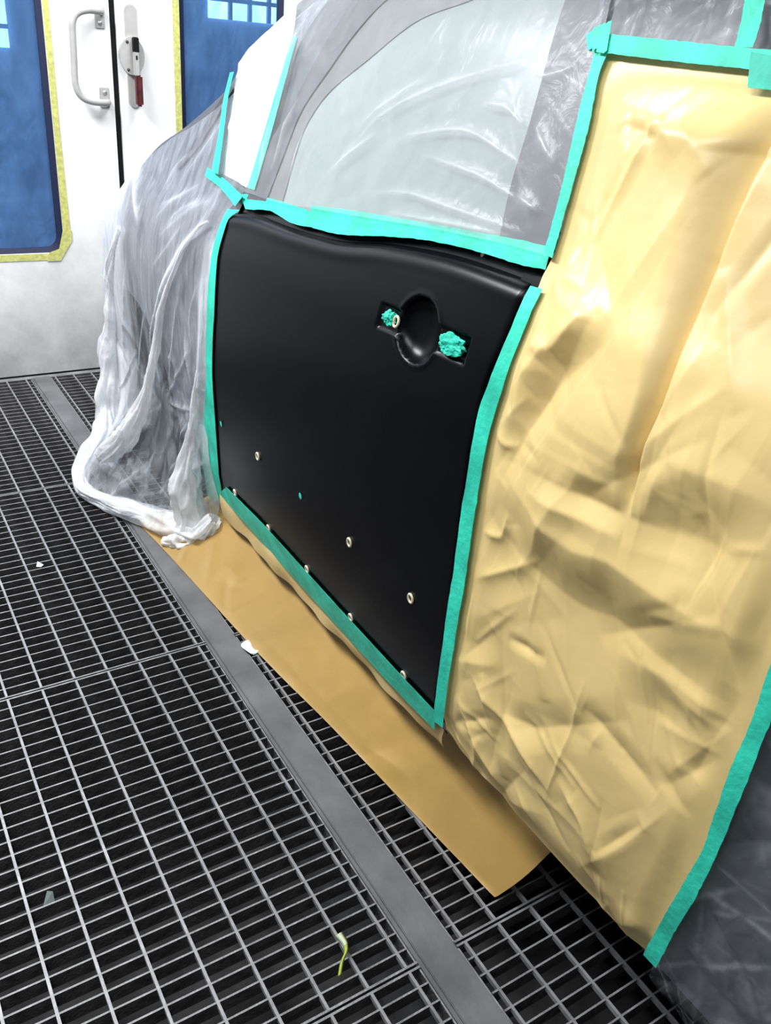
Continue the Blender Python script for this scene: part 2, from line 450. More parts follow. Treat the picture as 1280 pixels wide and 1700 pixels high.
    'fender': [(0.916, 1.055), (1.093, 1.026), (1.174, 1.051), (0.978, 1.254), (1.247, 0.668), (1.401, 0.588), (1.309, 0.827), (1.421, 0.802), (0.934, 0.755), (1.137, 0.521), (1.402, 0.26)],
    'rearfilm_r': [(-0.831, 0.309), (-0.89, 0.252)],
    'f_f1': [(0.79, 1.048), (0.841, 0.963), (0.939, 0.868), (1.044, 0.745), (1.148, 0.614), (1.252, 0.463)],
    'f_f2': [(0.802, 0.994), (0.855, 0.94), (0.961, 0.827), (1.095, 0.677)],
    'f_f3': [(1.003, 1.017), (1.089, 0.967), (1.17, 0.909)],
    'f_f4': [(0.868, 1.024), (1.004, 0.966), (1.071, 0.911)],
    'f_f5': [(1.153, 0.779), (1.016, 0.881), (0.93, 0.963)],
    'f_f6': [(1.366, 0.79), (1.444, 0.599), (1.548, 0.359)],
    'f_f7': [(0.773, 0.901), (0.767, 0.802), (0.801, 0.596), (0.857, 0.444)],
    'f_f8': [(0.964, 0.841), (0.998, 0.77), (1.133, 0.596)],
    'f_f9': [(0.791, 0.84), (0.844, 0.719), (0.842, 0.623)],
    'f_f10': [(0.914, 0.808), (0.981, 0.644), (1.072, 0.47)],
    'f_f11': [(1.121, 0.404), (0.962, 0.546), (0.853, 0.652)],
    'f_f12': [(1.121, 0.404), (1.155, 0.496), (1.141, 0.575)],
    'f_f13': [(1.121, 0.404), (0.949, 0.443), (0.838, 0.505)],
    'f_f14': [(0.823, 1.029), (0.922, 0.99), (1.108, 0.878)],
    'f_f15': [(1.416, 1.055), (1.396, 0.976), (1.262, 0.87)],
    'f_f16': [(1.066, 1.103), (1.151, 1.047), (1.183, 0.965)],
    'f_f17': [(0.937, 1.19), (1.012, 1.097), (1.077, 1.028)],
    'f_f18': [(0.902, 0.701), (0.87, 0.579), (0.858, 0.515)],
    'f_f19': [(1.171, 0.944), (1.033, 0.999), (0.92, 1.054)],
    'f_f20': [(1.198, 0.682), (1.283, 0.548), (1.393, 0.392)],
}


def S(y, z, off=0.0):
    y = np.asarray(y, float); z = np.asarray(z, float)
    return np.stack([side_x(y, z) - off, y, z], -1)

def grid_faces(nu, nv):
    i = np.arange((nu - 1) * (nv - 1))
    a = (i // (nv - 1)) * nv + i % (nv - 1)
    return np.stack([a, a + 1, a + nv + 1, a + nv], 1)

def coons(top, bottom, left, right, nu, nv):
    """top/bottom run left to right, left/right run top to bottom; returns (nu,nv,2)"""
    T, Bm = catmull(top, nu), catmull(bottom, nu)
    Lf, Rt = catmull(left, nv), catmull(right, nv)
    u = np.linspace(0, 1, nu)[:, None, None]
    v = np.linspace(0, 1, nv)[None, :, None]
    T, Bm = T[:, None, :], Bm[:, None, :]
    Lf, Rt = Lf[None], Rt[None]
    c00, c10, c01, c11 = Lf[0, 0], Rt[0, 0], Lf[0, -1], Rt[0, -1]
    return ((1 - v) * T + v * Bm + (1 - u) * Lf + u * Rt
            - ((1 - u) * (1 - v) * c00 + u * (1 - v) * c10 + (1 - u) * v * c01 + u * v * c11))

def seg_dist(Y, Z, pl):
    """distance, signed side and run (0..1) of every grid point to a polyline"""
    P = catmull(pl, max(2, 4 * len(pl)))
    best = np.full(Y.shape, 1e9); sg = np.zeros(Y.shape); run = np.zeros(Y.shape)
    n = len(P) - 1
    for k in range(n):
        a, b = P[k], P[k + 1]
        d = b - a
        l2 = d @ d + 1e-12
        t = np.clip(((Y - a[0]) * d[0] + (Z - a[1]) * d[1]) / l2, 0, 1)
        dy, dz = Y - a[0] - t * d[0], Z - a[1] - t * d[1]
        dist = np.hypot(dy, dz)
        m = dist < best
        best = np.where(m, dist, best)
        sg = np.where(m, np.sign(d[0] * dz - d[1] * dy), sg)
        run = np.where(m, (k + t) / n, run)
    return best, sg, run

def ridge(Y, Z, pl, amp, w, taper=0.25, side=None, w2=None):
    d, s, r = seg_dist(Y, Z, pl)
    tp = np.clip(np.minimum(r, 1 - r) / taper, 0, 1) if taper else 1.0
    ww = w if w2 is None else np.where(s > 0, w, w2)
    return amp * tp * np.exp(-(d / ww) ** 2) * np.where(d > 3.5 * ww, 0, 1)

def crumple(Y, Z, n, amp, lmin, lmax, w, seed):
    r = np.random.default_rng(seed)
    h = np.zeros(Y.shape)
    y0, y1, z0, z1 = Y.min(), Y.max(), Z.min(), Z.max()
    for _ in range(n):
        c = np.array([r.uniform(y0, y1), r.uniform(z0, z1)])
        a = r.uniform(0, math.pi); ln = r.uniform(lmin, lmax)
        d = np.array([math.cos(a), math.sin(a)]) * ln / 2
        t = np.clip(((Y - c[0]) * d[0] + (Z - c[1]) * d[1]) / (d @ d), -1, 1)
        dist = np.hypot(Y - c[0] - t * d[0], Z - c[1] - t * d[1])
        ww = w * r.uniform(0.5, 1.5)
        h += amp * r.uniform(-1, 1) * np.maximum(0, 1 - dist / (ww * 3)) ** 1.5 * (1 - np.abs(t)) ** 0.5
    return h

def vnoise(P, scale, seed=0.0, octv=3):
    out = np.empty(len(P))
    for i, p in enumerate(P):
        out[i] = noise.fractal(Vector((p[0] * scale + seed, p[1] * scale, p[2] * scale)), 1.0, 2.0, octv)
    return out

def sheet(name, YZ, off, mat_, parent=None, h=None, smooth=True):
    nu, nv = YZ.shape[:2]
    o = off if h is None else off + h
    Zc = np.minimum(YZ[..., 1], ztop(np.clip(YZ[..., 0], -1.85, 1.95)) + 0.006)   # nothing stands above the roof line
    V = S(YZ[..., 0], Zc, o)
    return mesh_obj(name, V.reshape(-1, 3), grid_faces(nu, nv), mat_, parent, smooth)

def milk(o, arr):
    a = o.data.attributes.new('milk', 'FLOAT', 'POINT')
    a.data.foreach_set('value', np.clip(arr, -1, 1).ravel().astype(np.float32))
    return o

def cusp(Y, Z, pl, amp, w, taper=0.25):
    d, s, r = seg_dist(Y, Z, pl)
    tp = np.clip(np.minimum(r, 1 - r) / taper, 0, 1) if taper else 1.0
    return amp * tp * np.exp(-d / w) * (d < 5 * w)

# ================================================================== the setting
def structure(o):
    o['kind'] = 'structure'
    return o

DOOR_Y = 2.519
structure(box_obj('floor', (-2.4, -3.6, -0.5), (3.8, DOOR_Y + 0.02, -0.30), M['pit']))
structure(box_obj('ceiling', (-2.4, -3.6, CEIL), (3.8, DOOR_Y + 0.2, CEIL + 0.1), M['ceiling']))
structure(box_obj('wall_left', (-2.5, -3.6, -0.3), (-2.4, DOOR_Y + 0.2, CEIL), M['white_wall']))
structure(box_obj('wall_right', (3.8, -3.6, -0.3), (3.9, DOOR_Y + 0.2, CEIL), M['white_wall']))
structure(box_obj('wall_rear', (-2.5, -3.7, -0.3), (3.9, -3.6, CEIL), M['white_wall']))
structure(box_obj('wall_far_left', (-2.4, DOOR_Y, -0.3), (0.04, DOOR_Y + 0.12, CEIL), M['white_wall']))
structure(box_obj('wall_far_right', (1.975, DOOR_Y, -0.3), (3.8, DOOR_Y + 0.12, CEIL), M['white_wall']))
structure(box_obj('wall_far_top', (0.04, DOOR_Y, 2.3), (1.975, DOOR_Y + 0.12, CEIL), M['white_wall']))
structure(box_obj('trim_1', (0.04, DOOR_Y - 0.002, -0.17), (1.975, DOOR_Y + 0.12, 0.002), M['black_gap']))
structure(box_obj('trim_2', (-2.4, DOOR_Y - 0.03, -0.12), (3.8, DOOR_Y - 0.003, -0.001), M['steel_bar']))

def rounded_rect(x0, x1, z0, z1, r, n=6):
    pts = []
    for cx, cz, a0 in ((x1 - r, z0 + r, -90), (x1 - r, z1 - r, 0), (x0 + r, z1 - r, 90), (x0 + r, z0 + r, 180)):
        for k in range(n + 1):
            a = math.radians(a0 + 90 * k / n)
            pts.append((cx + r * math.cos(a), cz + r * math.sin(a)))
    return pts

def door_leaf(name, x0, x1, z0, z1, win, mat_):
    y0, y1 = DOOR_Y, DOOR_Y + 0.05
    inner = rounded_rect(*win, 0.055)
    n = len(inner)
    q = n // 4
    corners = [(x1, z0), (x1, z1), (x0, z1), (x0, z0)]
    outer = []
    for c in range(4):          # each corner arc of the hole looks at one outer corner
        for k in range(q):
            outer.append(corners[c])
    # unique outer verts: fans from the corner to the arc, quads between
    V, F = [], []
    for y in (y0, y1):
        V += [(p[0], y, p[1]) for p in inner]
        V += [(p[0], y, p[1]) for p in corners]
    def idx(layer, k): return layer * (n + 4) + k
    for layer in (0, 1):
        for c in range(4):
            for k in range(q - 1):
                F.append((idx(layer, c * q + k), idx(layer, c * q + k + 1), idx(layer, n + c)))
            a, b = c * q + q - 1, ((c + 1) * q) % n
            F.append((idx(layer, a), idx(layer, b), idx(layer, n + (c + 1) % 4), idx(layer, n + c)))
    for k in range(n):
        F.append((idx(0, k), idx(0, (k + 1) % n), idx(1, (k + 1) % n), idx(1, k)))
    for c in range(4):
        F.append((idx(0, n + c), idx(0, n + (c + 1) % 4), idx(1, n + (c + 1) % 4), idx(1, n + c)))
    bm = bmesh.new()
    vs_ = [bm.verts.new(v) for v in V]
    for f in F:
        bm.faces.new([vs_[i] for i in f])
    o = structure(bm_obj(name, bm, mat_))
    return o

WIN_L = (0.30, 0.752, 0.515, 1.95)
WIN_R = (1.268, 1.72, 0.515, 1.95)
door1 = door_leaf('door_1', 0.045, 0.994, 0.006, 2.3, WIN_L, M['white_door'])
door2 = door_leaf('door_2', 1.018, 1.97, 0.006, 2.3, WIN_R, M['white_door'])
box_obj('gap_seal', (0.994, DOOR_Y + 0.012, 0.006), (1.018, DOOR_Y + 0.05, 2.3), M['black_gap'], door1)

def window(name, win, seed, mat_):
    """pane covered with blue film, with its dark rubber surround"""
    x0, x1, z0, z1 = win
    nx, nz = 60, 140
    xs = np.linspace(x0 + 0.004, x1 - 0.004, nx); zs = np.linspace(z0 + 0.004, z1 - 0.004, nz)
    X, Z = np.meshgrid(xs, zs, indexing='ij')
    h = crumple(X, Z, 60, 0.006, 0.15, 0.5, 0.02, seed) + 0.006 * np.sin(X * 23 + 5 * Z) * np.clip(1.0 - Z, 0, 1)
    h *= np.clip(np.minimum(np.minimum(X - x0, x1 - X), Z - z0) / 0.05, 0, 1)
    V = np.stack([X, DOOR_Y + 0.022 + h * 0.8, Z], -1).reshape(-1, 3)
    # cut the lower corners round by pulling points inside the arc
    o = mesh_obj(name, V, grid_faces(nx, nz), mat_, None, True)
    structure(o)
    milk(o, 9 * np.abs(crumple(X, Z, 70, 0.02, 0.08, 0.5, 0.004, seed + 1)) * sstep(1.3, 0.7, Z))
    outer = rounded_rect(x0, x1, z0, z1, 0.055, 5)
    inner = rounded_rect(x0 + 0.022, x1 - 0.022, z0 + 0.02, z1 - 0.02, 0.045, 5)
    n = len(outer)
    bm = bmesh.new()
    a = [bm.verts.new((p[0], DOOR_Y + 0.004, p[1])) for p in outer]
    b = [bm.verts.new((p[0], DOOR_Y + 0.012, p[1])) for p in inner]
    c = [bm.verts.new((p[0], DOOR_Y + 0.030, p[1])) for p in inner]
    for k in range(n):
        j = (k + 1) % n
        bm.faces.new((a[k], a[j], b[j], b[k]))
        bm.faces.new((b[k], b[j], c[j], c[k]))
    bm_obj('window_frame', bm, M['navy'], o)
    return o
win1 = window('window_1', WIN_L, 3, M['film_blue'])
win2 = window('window_2', WIN_R, 5, M['film_blue'])

def strip_poly(name, pts, label, cat, mat_, y=DOOR_Y - 0.001, t=0.0012):
    bm = bmesh.new()
    f = [bm.verts.new((p[0], y, p[1])) for p in pts]
    b = [bm.verts.new((p[0], y - t, p[1])) for p in pts]
    n = len(pts)
    bm.faces.new(f); bm.faces.new(b[::-1])
    for k in range(n):
        bm.faces.new((f[k], f[(k + 1) % n], b[(k + 1) % n], b[k]))
    o = bm_obj(name, bm, mat_)
    return tag(o, label, cat, 'yellow masking tape strips on the booth doors')
strip_poly('masking_tape', [(0.752, 0.60), (0.753, 1.0), (0.754, 1.97), (0.776, 1.97), (0.776, 1.0), (0.782, 0.60)],
           'yellow masking tape down the right edge of the left blue window', 'tape', M['yellow_tape'])
strip_poly('masking_tape', [(0.751, 0.602), (0.786, 0.602), (0.784, 0.56), (0.732, 0.482), (0.68, 0.482), (0.69, 0.516), (0.73, 0.53)],
           'short yellow masking tape across the lower corner of the left blue window', 'tape', M['yellow_tape'], DOOR_Y - 0.0025)
strip_poly('masking_tape', [(0.28, 0.488), (0.70, 0.486), (0.70, 0.512), (0.28, 0.516)],
           'yellow masking tape along the bottom of the left blue window', 'tape', M['yellow_tape'])
strip_poly('masking_tape', [(1.242, 0.50), (1.241, 1.10), (1.240, 1.97), (1.266, 1.97), (1.268, 1.10), (1.268, 0.50)],
           'yellow masking tape beside the right blue window behind the car', 'tape', M['yellow_tape'])

# the hall behind the booth doors, seen through the blue film
M['hall'] = mat('hall_wall', (0.22, 0.25, 0.30), 0.8, var=0.2, vscale=1.5)
M['daylight'] = bpy.data.materials.new('daylight_pane')
_nt, _N, _L, _B = nodes_of(M['daylight'])
_B.inputs['Emission Color'].default_value = (0.9, 0.97, 1.0, 1)
_B.inputs['Emission Strength'].default_value = 6.0
structure(box_obj('wall_hall', (-1.5, 5.0, -0.3), (5.0, 5.1, 3.2), M['hall']))
structure(box_obj('floor_hall', (-1.5, DOOR_Y + 0.13, -0.35), (5.0, 5.0, -0.3), M['hall']))
for nm, x0, x1, z0 in (('window_3', 2.36, 2.92, 1.41), ('window_4', 0.60, 1.09, 1.15)):
    w = structure(box_obj(nm, (x0, 4.97, z0), (x1, 4.995, 2.6), M['daylight']))
    for k in range(1, 4):
        xx = x0 + (x1 - x0) * k / 4
        box_obj('mullion', (xx - 0.012, 4.94, z0), (xx + 0.012, 4.969, 2.6), M['hall'], w)
    box_obj('mullion', (x0, 4.94, z0 + 0.1), (x1, 4.965, z0 + 0.125), M['hall'], w)

# ---- pull handle on the left leaf
h = thing('pull_handle', 'white curved tube pull handle on the left booth door', 'handle', (0.95, DOOR_Y, 1.24))
for zc, nm in ((1.372, 'mount_plate'), (1.10, 'mount_plate')):
    sgn = -1 if zc > 1.24 else 1
    box_obj(nm, (0.938, DOOR_Y - 0.005, zc - 0.036), (0.975, DOOR_Y - 0.0005, zc + 0.036), M['handle_white'], h, 0.002)
    bm = bmesh.new()
    bmesh.ops.create_uvsphere(bm, u_segments=12, v_segments=8, radius=0.0085)
    bmesh.ops.transform(bm, matrix=Matrix.Translation((0.957, DOOR_Y - 0.006, zc + sgn * 0.018)) @ Matrix.Diagonal((1, 0.6, 1, 1)), verts=bm.verts)
    bm_obj('screw', bm, M['steel_bright'], h, True)
bm = bmesh.new()
path = []
ctrl = [(0.962, DOOR_Y - 0.006, 1.392), (0.955, DOOR_Y - 0.03, 1.393), (0.915, DOOR_Y - 0.045, 1.394), (0.880, DOOR_Y - 0.05, 1.388), (0.852, DOOR_Y - 0.05, 1.368), (0.842, DOOR_Y - 0.05, 1.335),
        (0.839, DOOR_Y - 0.05, 1.24), (0.836, DOOR_Y - 0.05, 1.155), (0.845, DOOR_Y - 0.05, 1.118), (0.872, DOOR_Y - 0.05, 1.094), (0.91, DOOR_Y - 0.045, 1.086), (0.955, DOOR_Y - 0.03, 1.084), (0.968, DOOR_Y - 0.006, 1.084)]
tube(bm, catmull(ctrl, 60), 0.0125, 14)
bm_obj('grip_tube', bm, M['handle_white'], h, True)

# ---- latch on the right leaf
h = thing('door_latch', 'white lever latch with maroon grip on the right booth door', 'latch', (1.08, DOOR_Y, 1.2))
def flat_poly(name, pts, y0, y1, mat_, parent):
    bm = bmesh.new()
    f = [bm.verts.new((p[0], y0, p[1])) for p in pts]
    b = [bm.verts.new((p[0], y1, p[1])) for p in pts]
    n = len(pts)
    bm.faces.new(f); bm.faces.new(b[::-1])
    for k in range(n):
        bm.faces.new((f[k], f[(k + 1) % n], b[(k + 1) % n], b[k]))
    return bm_obj(name, bm, mat_, parent)
flat_poly('back_plate', rounded_rect(1.050, 1.098, 1.070, 1.425, 0.022), DOOR_Y - 0.0005, DOOR_Y - 0.006, M['handle_white'], h)
flat_poly('round_plate', [(1.068 + 0.048 * math.cos(a), 1.252 + 0.066 * math.sin(a)) for a in np.linspace(0, 2 * math.pi, 28, endpoint=False)], DOOR_Y - 0.006, DOOR_Y - 0.022, M['handle_white'], h)
for dz in (0.048, -0.048):
    bm = bmesh.new()
    bmesh.ops.create_uvsphere(bm, u_segments=10, v_segments=6, radius=0.006)
    bmesh.ops.translate(bm, verts=bm.verts, vec=(1.050, DOOR_Y - 0.022, 1.252 + dz))
    bm_obj('screw', bm, M['car_dark'], h, True)
bm = bmesh.new(); add_box(bm, (1.068, DOOR_Y - 0.05, 1.265), (1.088, DOOR_Y - 0.022, 1.318), 0.003)
bm_obj('pivot_slot', bm, M['black_gap'], h)
bm = bmesh.new(); add_box(bm, (1.066, DOOR_Y - 0.052, 1.185), (1.086, DOOR_Y - 0.03, 1.268), 0.003)
lv = bm_obj('lever', bm, M['handle_white'], h)
bm = bmesh.new(); add_box(bm, (1.072, DOOR_Y - 0.0535, 1.242), (1.078, DOOR_Y - 0.0515, 1.256))
bm_obj('lever_slot', bm, M['black_gap'], h)
bm = bmesh.new(); add_box(bm, (1.068, DOOR_Y - 0.058, 1.078), (1.094, DOOR_Y - 0.028, 1.19), 0.007)
bm_obj('grip', bm, M['maroon'], h)

# ================================================================== floor gratings
BAR_P = 0.0763
ROD_P = 0.03421
def box_mesh(name, sx, sy, sz, mat_):
    bm = bmesh.new()
    add_box(bm, (-sx / 2, -sy / 2, -sz), (sx / 2, sy / 2, 0))
    me = bpy.data.meshes.new(name)
    bm.to_mesh(me); bm.free()
    me.materials.append(mat_)
    if mat_ is M['steel_dark']:  # dark bars and bands get a lighter top face
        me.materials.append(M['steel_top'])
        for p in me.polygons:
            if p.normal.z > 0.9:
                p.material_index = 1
    return me

def grating(x0, x1, y0, y1, bars, label):
    g = thing('floor_grating', label, 'grating', (x0, y0, 0), 'steel floor gratings')
    w, ln = x1 - x0, y1 - y0
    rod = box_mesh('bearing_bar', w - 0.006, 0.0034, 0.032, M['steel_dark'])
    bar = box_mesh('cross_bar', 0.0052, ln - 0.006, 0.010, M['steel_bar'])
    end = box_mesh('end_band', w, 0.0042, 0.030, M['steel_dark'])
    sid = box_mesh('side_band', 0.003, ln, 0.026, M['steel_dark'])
    def put(nm, me, x, y, z):
        o = bpy.data.objects.new(nm, me)
        o.location = (x - x0, y - y0, z)
        link(o, g)
    n = max(1, round((ln - 0.01) / ROD_P))
    for k in range(1, n):
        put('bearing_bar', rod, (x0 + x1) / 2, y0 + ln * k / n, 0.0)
    for bx in bars:
        put('cross_bar', bar, bx, (y0 + y1) / 2, 0.0009)
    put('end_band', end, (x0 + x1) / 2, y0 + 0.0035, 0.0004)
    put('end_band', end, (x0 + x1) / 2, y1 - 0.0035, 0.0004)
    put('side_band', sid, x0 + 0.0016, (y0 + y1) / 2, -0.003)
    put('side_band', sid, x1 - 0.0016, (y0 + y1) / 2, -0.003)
    return g

JOINS = [-1.51, -0.515, 0.480, 1.475, 2.486]
names_l = ['nearest steel floor grating left of the grey strip, at the bottom edge', 'steel floor grating with a yellow-green strip lying on it, left of the grey strip',
           'steel floor grating on the left beside the crumpled film', 'farthest steel floor grating on the left, before the white doors']
names_r = ['steel floor grating in front of the dark film at the lower right', 'steel floor grating under the brown paper skirt', 'steel floor grating under the crumpled film by the car front',
           'farthest steel floor grating beneath the car, right of the grey strip']
for k in range(4):
    a, b = JOINS[k], JOINS[k + 1]
    grating(-0.436, 0.5565, a + 0.0008, b - 0.0008, [BAR_P * j for j in range(-5, 8)], names_l[k])
    grating(0.636, 1.62, a + 0.0008, b - 0.0008, [0.654 + BAR_P * j for j in range(0, 13)], names_r[k])
bm_ = thing('floor_beam', 'flat grey steel strip running between the floor gratings', 'beam', (0.596, -1.5, 0))
box_obj('top_plate', (0.5655, -1.51, -0.05), (0.6335, 2.486, 0.003), M['beam'], bm_, 0.0015)
box_obj('flange', (0.5578, -1.51, -0.05), (0.5650, 2.486, -0.0015), M['beam'], bm_)
box_obj('web', (0.585, -1.51, -0.299), (0.612, 2.486, -0.05), M['beam'], bm_)
for xx in (-0.47, 1.66):
    b2 = tag(box_obj('floor_beam', (xx - 0.03, -1.51, -0.299), (xx + 0.03, 2.486, 0.002), M['beam']), 'grey steel edge strip of the grating at the ' + ('left' if xx < 0 else 'far side of the car'), 'beam')

# ================================================================== the car
car = thing('car', 'car with a black front door, masked all over with paper, film and turquoise tape', 'car', (1.5, 0.3, 0))

ZT = [(-1.9, 1.50), (-0.5, 1.56), (0.3, 1.55), (0.60, 1.525), (0.72, 1.50), (0.82, 1.455), (0.90, 1.385), (0.97, 1.32), (1.02, 1.25), (1.22, 1.14), (1.36, 1.075), (1.52, 0.935), (1.60, 0.83), (1.68, 0.66), (1.78, 0.50), (1.95, 0.42)]
ztop = pchip(np.array([a for a, b in ZT]), np.array([b for a, b in ZT]))

# grey body side, with the wheel arches cut out
nu, nv = 170, 60
ys = np.linspace(1.95, -1.85, nu)
Y = np.repeat(ys[:, None], nv, 1)
zt = ztop(ys)[:, None]
Z = zt + (0.275 - zt) * np.linspace(0, 1, nv)[None, :]
ARCH = [(1.44, 0.30, 0.345), (-1.34, 0.30, 0.345)]
for cy, cz, r in ARCH:      # snap near points onto the arch edge
    d = np.hypot(Y - cy, Z - cz)
    k = (d < r + 0.014) & (d > r - 0.016)
    Y = np.where(k, cy + (Y - cy) / d * r, Y); Z = np.where(k, cz + (Z - cz) / d * r, Z)
V = S(Y, Z, 0.0).reshape(-1, 3)
F = grid_faces(nu, nv)
cen = V[F].mean(1)
keep = np.ones(len(F), bool)
for cy, cz, r in ARCH:
    keep &= np.hypot(cen[:, 1] - cy, cen[:, 2] - cz) > r - 0.002
keep &= ~((cen[:, 1] > -0.345) & (cen[:, 1] < 0.70) & (cen[:, 2] > 0.30) & (cen[:, 2] < 1.055 + (0.72 - cen[:, 1]) * 0.1))
mesh_obj('body_side', V, F[keep], M['car_grey'], car, True)
# bonnet, windscreen and roof
nx = 24
T = np.linspace(0, 1, nx)
xs0 = side_x(ys, ztop(ys))
VV = np.zeros((nu, nx, 3))
VV[..., 0] = xs0[:, None] + (2.30 - xs0[:, None]) * T[None, :]
VV[..., 1] = ys[:, None] + 0.10 * np.sin(math.pi * T)[None, :] * sstep(0.6, 1.8, ys)[:, None]
VV[..., 2] = ztop(ys)[:, None] + 0.05 * np.sin(math.pi * np.clip(T, 0, 1))[None, :]
mesh_obj('bonnet_and_roof', VV.reshape(-1, 3), grid_faces(nu, nx), M['car_grey'], car, True)
# front bumper face and underbody
bm = bmesh.new()
add_box(bm, (1.0, 1.4, 0.2), (2.1, 1.95, 0.45), 0.05)
bm_obj('front_bumper', bm, M['car_grey'], car, True)
box_obj('underbody', (0.83, -1.8, 0.19), (2.25, 1.75, 0.24), M['under'], car)
box_obj('cabin_floor', (0.93, -1.8, 0.24), (2.2, 1.3, 0.9), M['under'], car)
for cy, cz, r in ARCH:
    bm = bmesh.new()
    pts = []
    for k in range(32):
        a = 2 * math.pi * k / 32
        pts.append(a)
    prof = [(0.735, 0.20), (0.735, 0.265), (0.75, 0.285), (0.79, 0.292), (0.88, 0.292), (0.91, 0.28), (0.92, 0.20)]
    rings = [[bm.verts.new((px, cy + pr * math.cos(a), 0.295 + pr * math.sin(a))) for a in pts] for px, pr in prof]
    for i in range(len(rings) - 1):
        for k in range(32):
            bm.faces.new((rings[i][k], rings[i][(k + 1) % 32], rings[i + 1][(k + 1) % 32], rings[i + 1][k]))
    w = bm_obj('wheel', bm, M['tyre'], car, True)
    bm = bmesh.new()
    prof = [(0.74, 0.205), (0.755, 0.19), (0.775, 0.17), (0.765, 0.06), (0.76, 0.0001)]
    rings = [[bm.verts.new((px, cy + pr * math.cos(a), 0.295 + pr * math.sin(a))) for a in pts] for px, pr in prof]
    for i in range(len(rings) - 1):
        for k in range(32):
            bm.faces.new((rings[i][k], rings[i][(k + 1) % 32], rings[i + 1][(k + 1) % 32], rings[i + 1][k]))
    bm_obj('rim', bm, M['car_dark'], w, True)

# ---- the black door
PT['door_front'] = [(0.722, 1.022), (0.745, 0.985), (0.745, 0.90), (0.752, 0.776), (0.776, 0.61), (0.805, 0.44), (0.81, 0.33), (0.775, 0.262)]
dt = [(0.722, 1.022)] + PT['door_top'][1:]
db = [(0.775, 0.262), (0.50, 0.256), (0.169, 0.258), (-0.092, 0.262), (-0.266, 0.272)]
dr = [PT['door_top'][-1]] + PT['door_rear'][2:-1] + [db[-1]]
nu, nv = 340, 280
YZ = coons(dt, db, PT['door_front'], dr, nu, nv)
Yd, Zd = YZ[..., 0], YZ[..., 1]
hh = np.zeros(Yd.shape)
topd = seg_dist(Yd[:, :40], Zd[:, :40], dt)[0]
hh[:, :40] -= 0.012 * np.exp(-(topd / 0.007) ** 2)
hh[:, :40] += 0.0022 * np.exp(-((topd - 0.022) / 0.010) ** 2)
red = seg_dist(Yd[-30:], Zd[-30:], dr)[0]
hh[-30:] -= 0.012 * np.exp(-(red / 0.006) ** 2)
# scooped hand recess and the flat seat of the missing handle
HY, HZ = -0.112, 0.996
e = ((Yd - HY) / 0.058) ** 2 + ((Zd - HZ) / 0.052) ** 2
bowl = np.where(e < 1, np.sqrt(np.clip(1 - e, 0, 1)), 0)
slope = 0.070
zc = HZ + 0.000 - slope * (Yd - HY)
slot = sstep(0.0225, 0.0175, np.abs(Zd - zc)) * sstep(0.128, 0.121, np.abs(Yd - (-0.1215)))
e2 = np.clip(e, 0, 4)
rim = np.exp(-((e2 - 1.1) / 0.25) ** 2) * 0.0012
hh += rim - np.maximum(0.034 * bowl, 0.0065 * slot)
dp = sheet('door_panel', YZ, 0.005, M['black_paint'], car, hh)
dp['label'] = 'freshly painted glossy black door skin'
# groove under the window line
sheet('belt_groove', coons([(y, z + 0.062) for y, z in dt], [(y, z - 0.012) for y, z in dt], [(0.722, 1.084), (0.722, 1.010)], [(dt[-1][0], dt[-1][1] + 0.062), (dt[-1][0], dt[-1][1] - 0.012)], 60, 8), -0.006, M['black_paint'], car)
sheet('door_gap', coons([(-0.285, 1.15), (-0.335, 1.15)], [(-0.24, 0.26), (-0.285, 0.26)], [(-0.285, 1.15), (-0.27, 0.7), (-0.24, 0.26)], [(-0.335, 1.15), (-0.325, 0.7), (-0.285, 0.26)], 6, 40), -0.004, M['black_paint'], car)
# clip holes with cream rings
def ring_mesh(R, r, mat_, fill=False):
    bm = bmesh.new()
    if fill:
        vs_ = [bm.verts.new((-0.001, R * 0.8 * math.cos(2 * math.pi * k / 18), R * math.sin(2 * math.pi * k / 18))) for k in range(18)]
        ct = bm.verts.new((-0.003, 0, 0))
        for k in range(18):
            bm.faces.new((vs_[k], vs_[(k + 1) % 18], ct))
    else:
        tube(bm, [(-0.001, R * 0.8 * math.cos(2 * math.pi * k / 18), R * math.sin(2 * math.pi * k / 18)) for k in range(18)], r, 6, True)
    me = bpy.data.meshes.new('clip_ring')
    bmesh.ops.recalc_face_normals(bm, faces=bm.faces)
    bm.to_mesh(me); bm.free()
    me.materials.append(mat_)
    me.polygons.foreach_set('use_smooth', [True] * len(me.polygons))
    return me
ring_me = ring_mesh(0.0088, 0.0025, M['ring'])
dot_me = ring_mesh(0.008, 0.001, M['tape'], True)
def put_on_door(nm, me, y, z, off=0.006):
    o = bpy.data.objects.new(nm, me)
    x = float(side_x(y, z)) - off
    o.location = (x - 1.5, y - 0.3, z)
    s = float(side_x(y, z + 0.01) - side_x(y, z - 0.01)) / 0.02
    o.rotation_euler = (0, math.atan(s), 0)
    link(o, dp)
for k, (y, z) in enumerate(PT['clips_up']):
    if k in (0, 2):
        put_on_door('tape_dot', dot_me, y, z)
    else:
        put_on_door('clip_ring', ring_me, y, z)
for y, z in PT['clips_low']:
    put_on_door('clip_ring', ring_me, y, z)
put_on_door('clip_ring', ring_me, PT['handle'][7][0], PT['handle'][7][1], 0.003)
bead = ring_mesh(0.005, 0.001, M['ring'], True)
for y, z in ((-0.185, 1.131), (-0.262, 1.141), (-0.278, 1.141)):
    put_on_door('paint_speck', bead, y, z, 0.0)

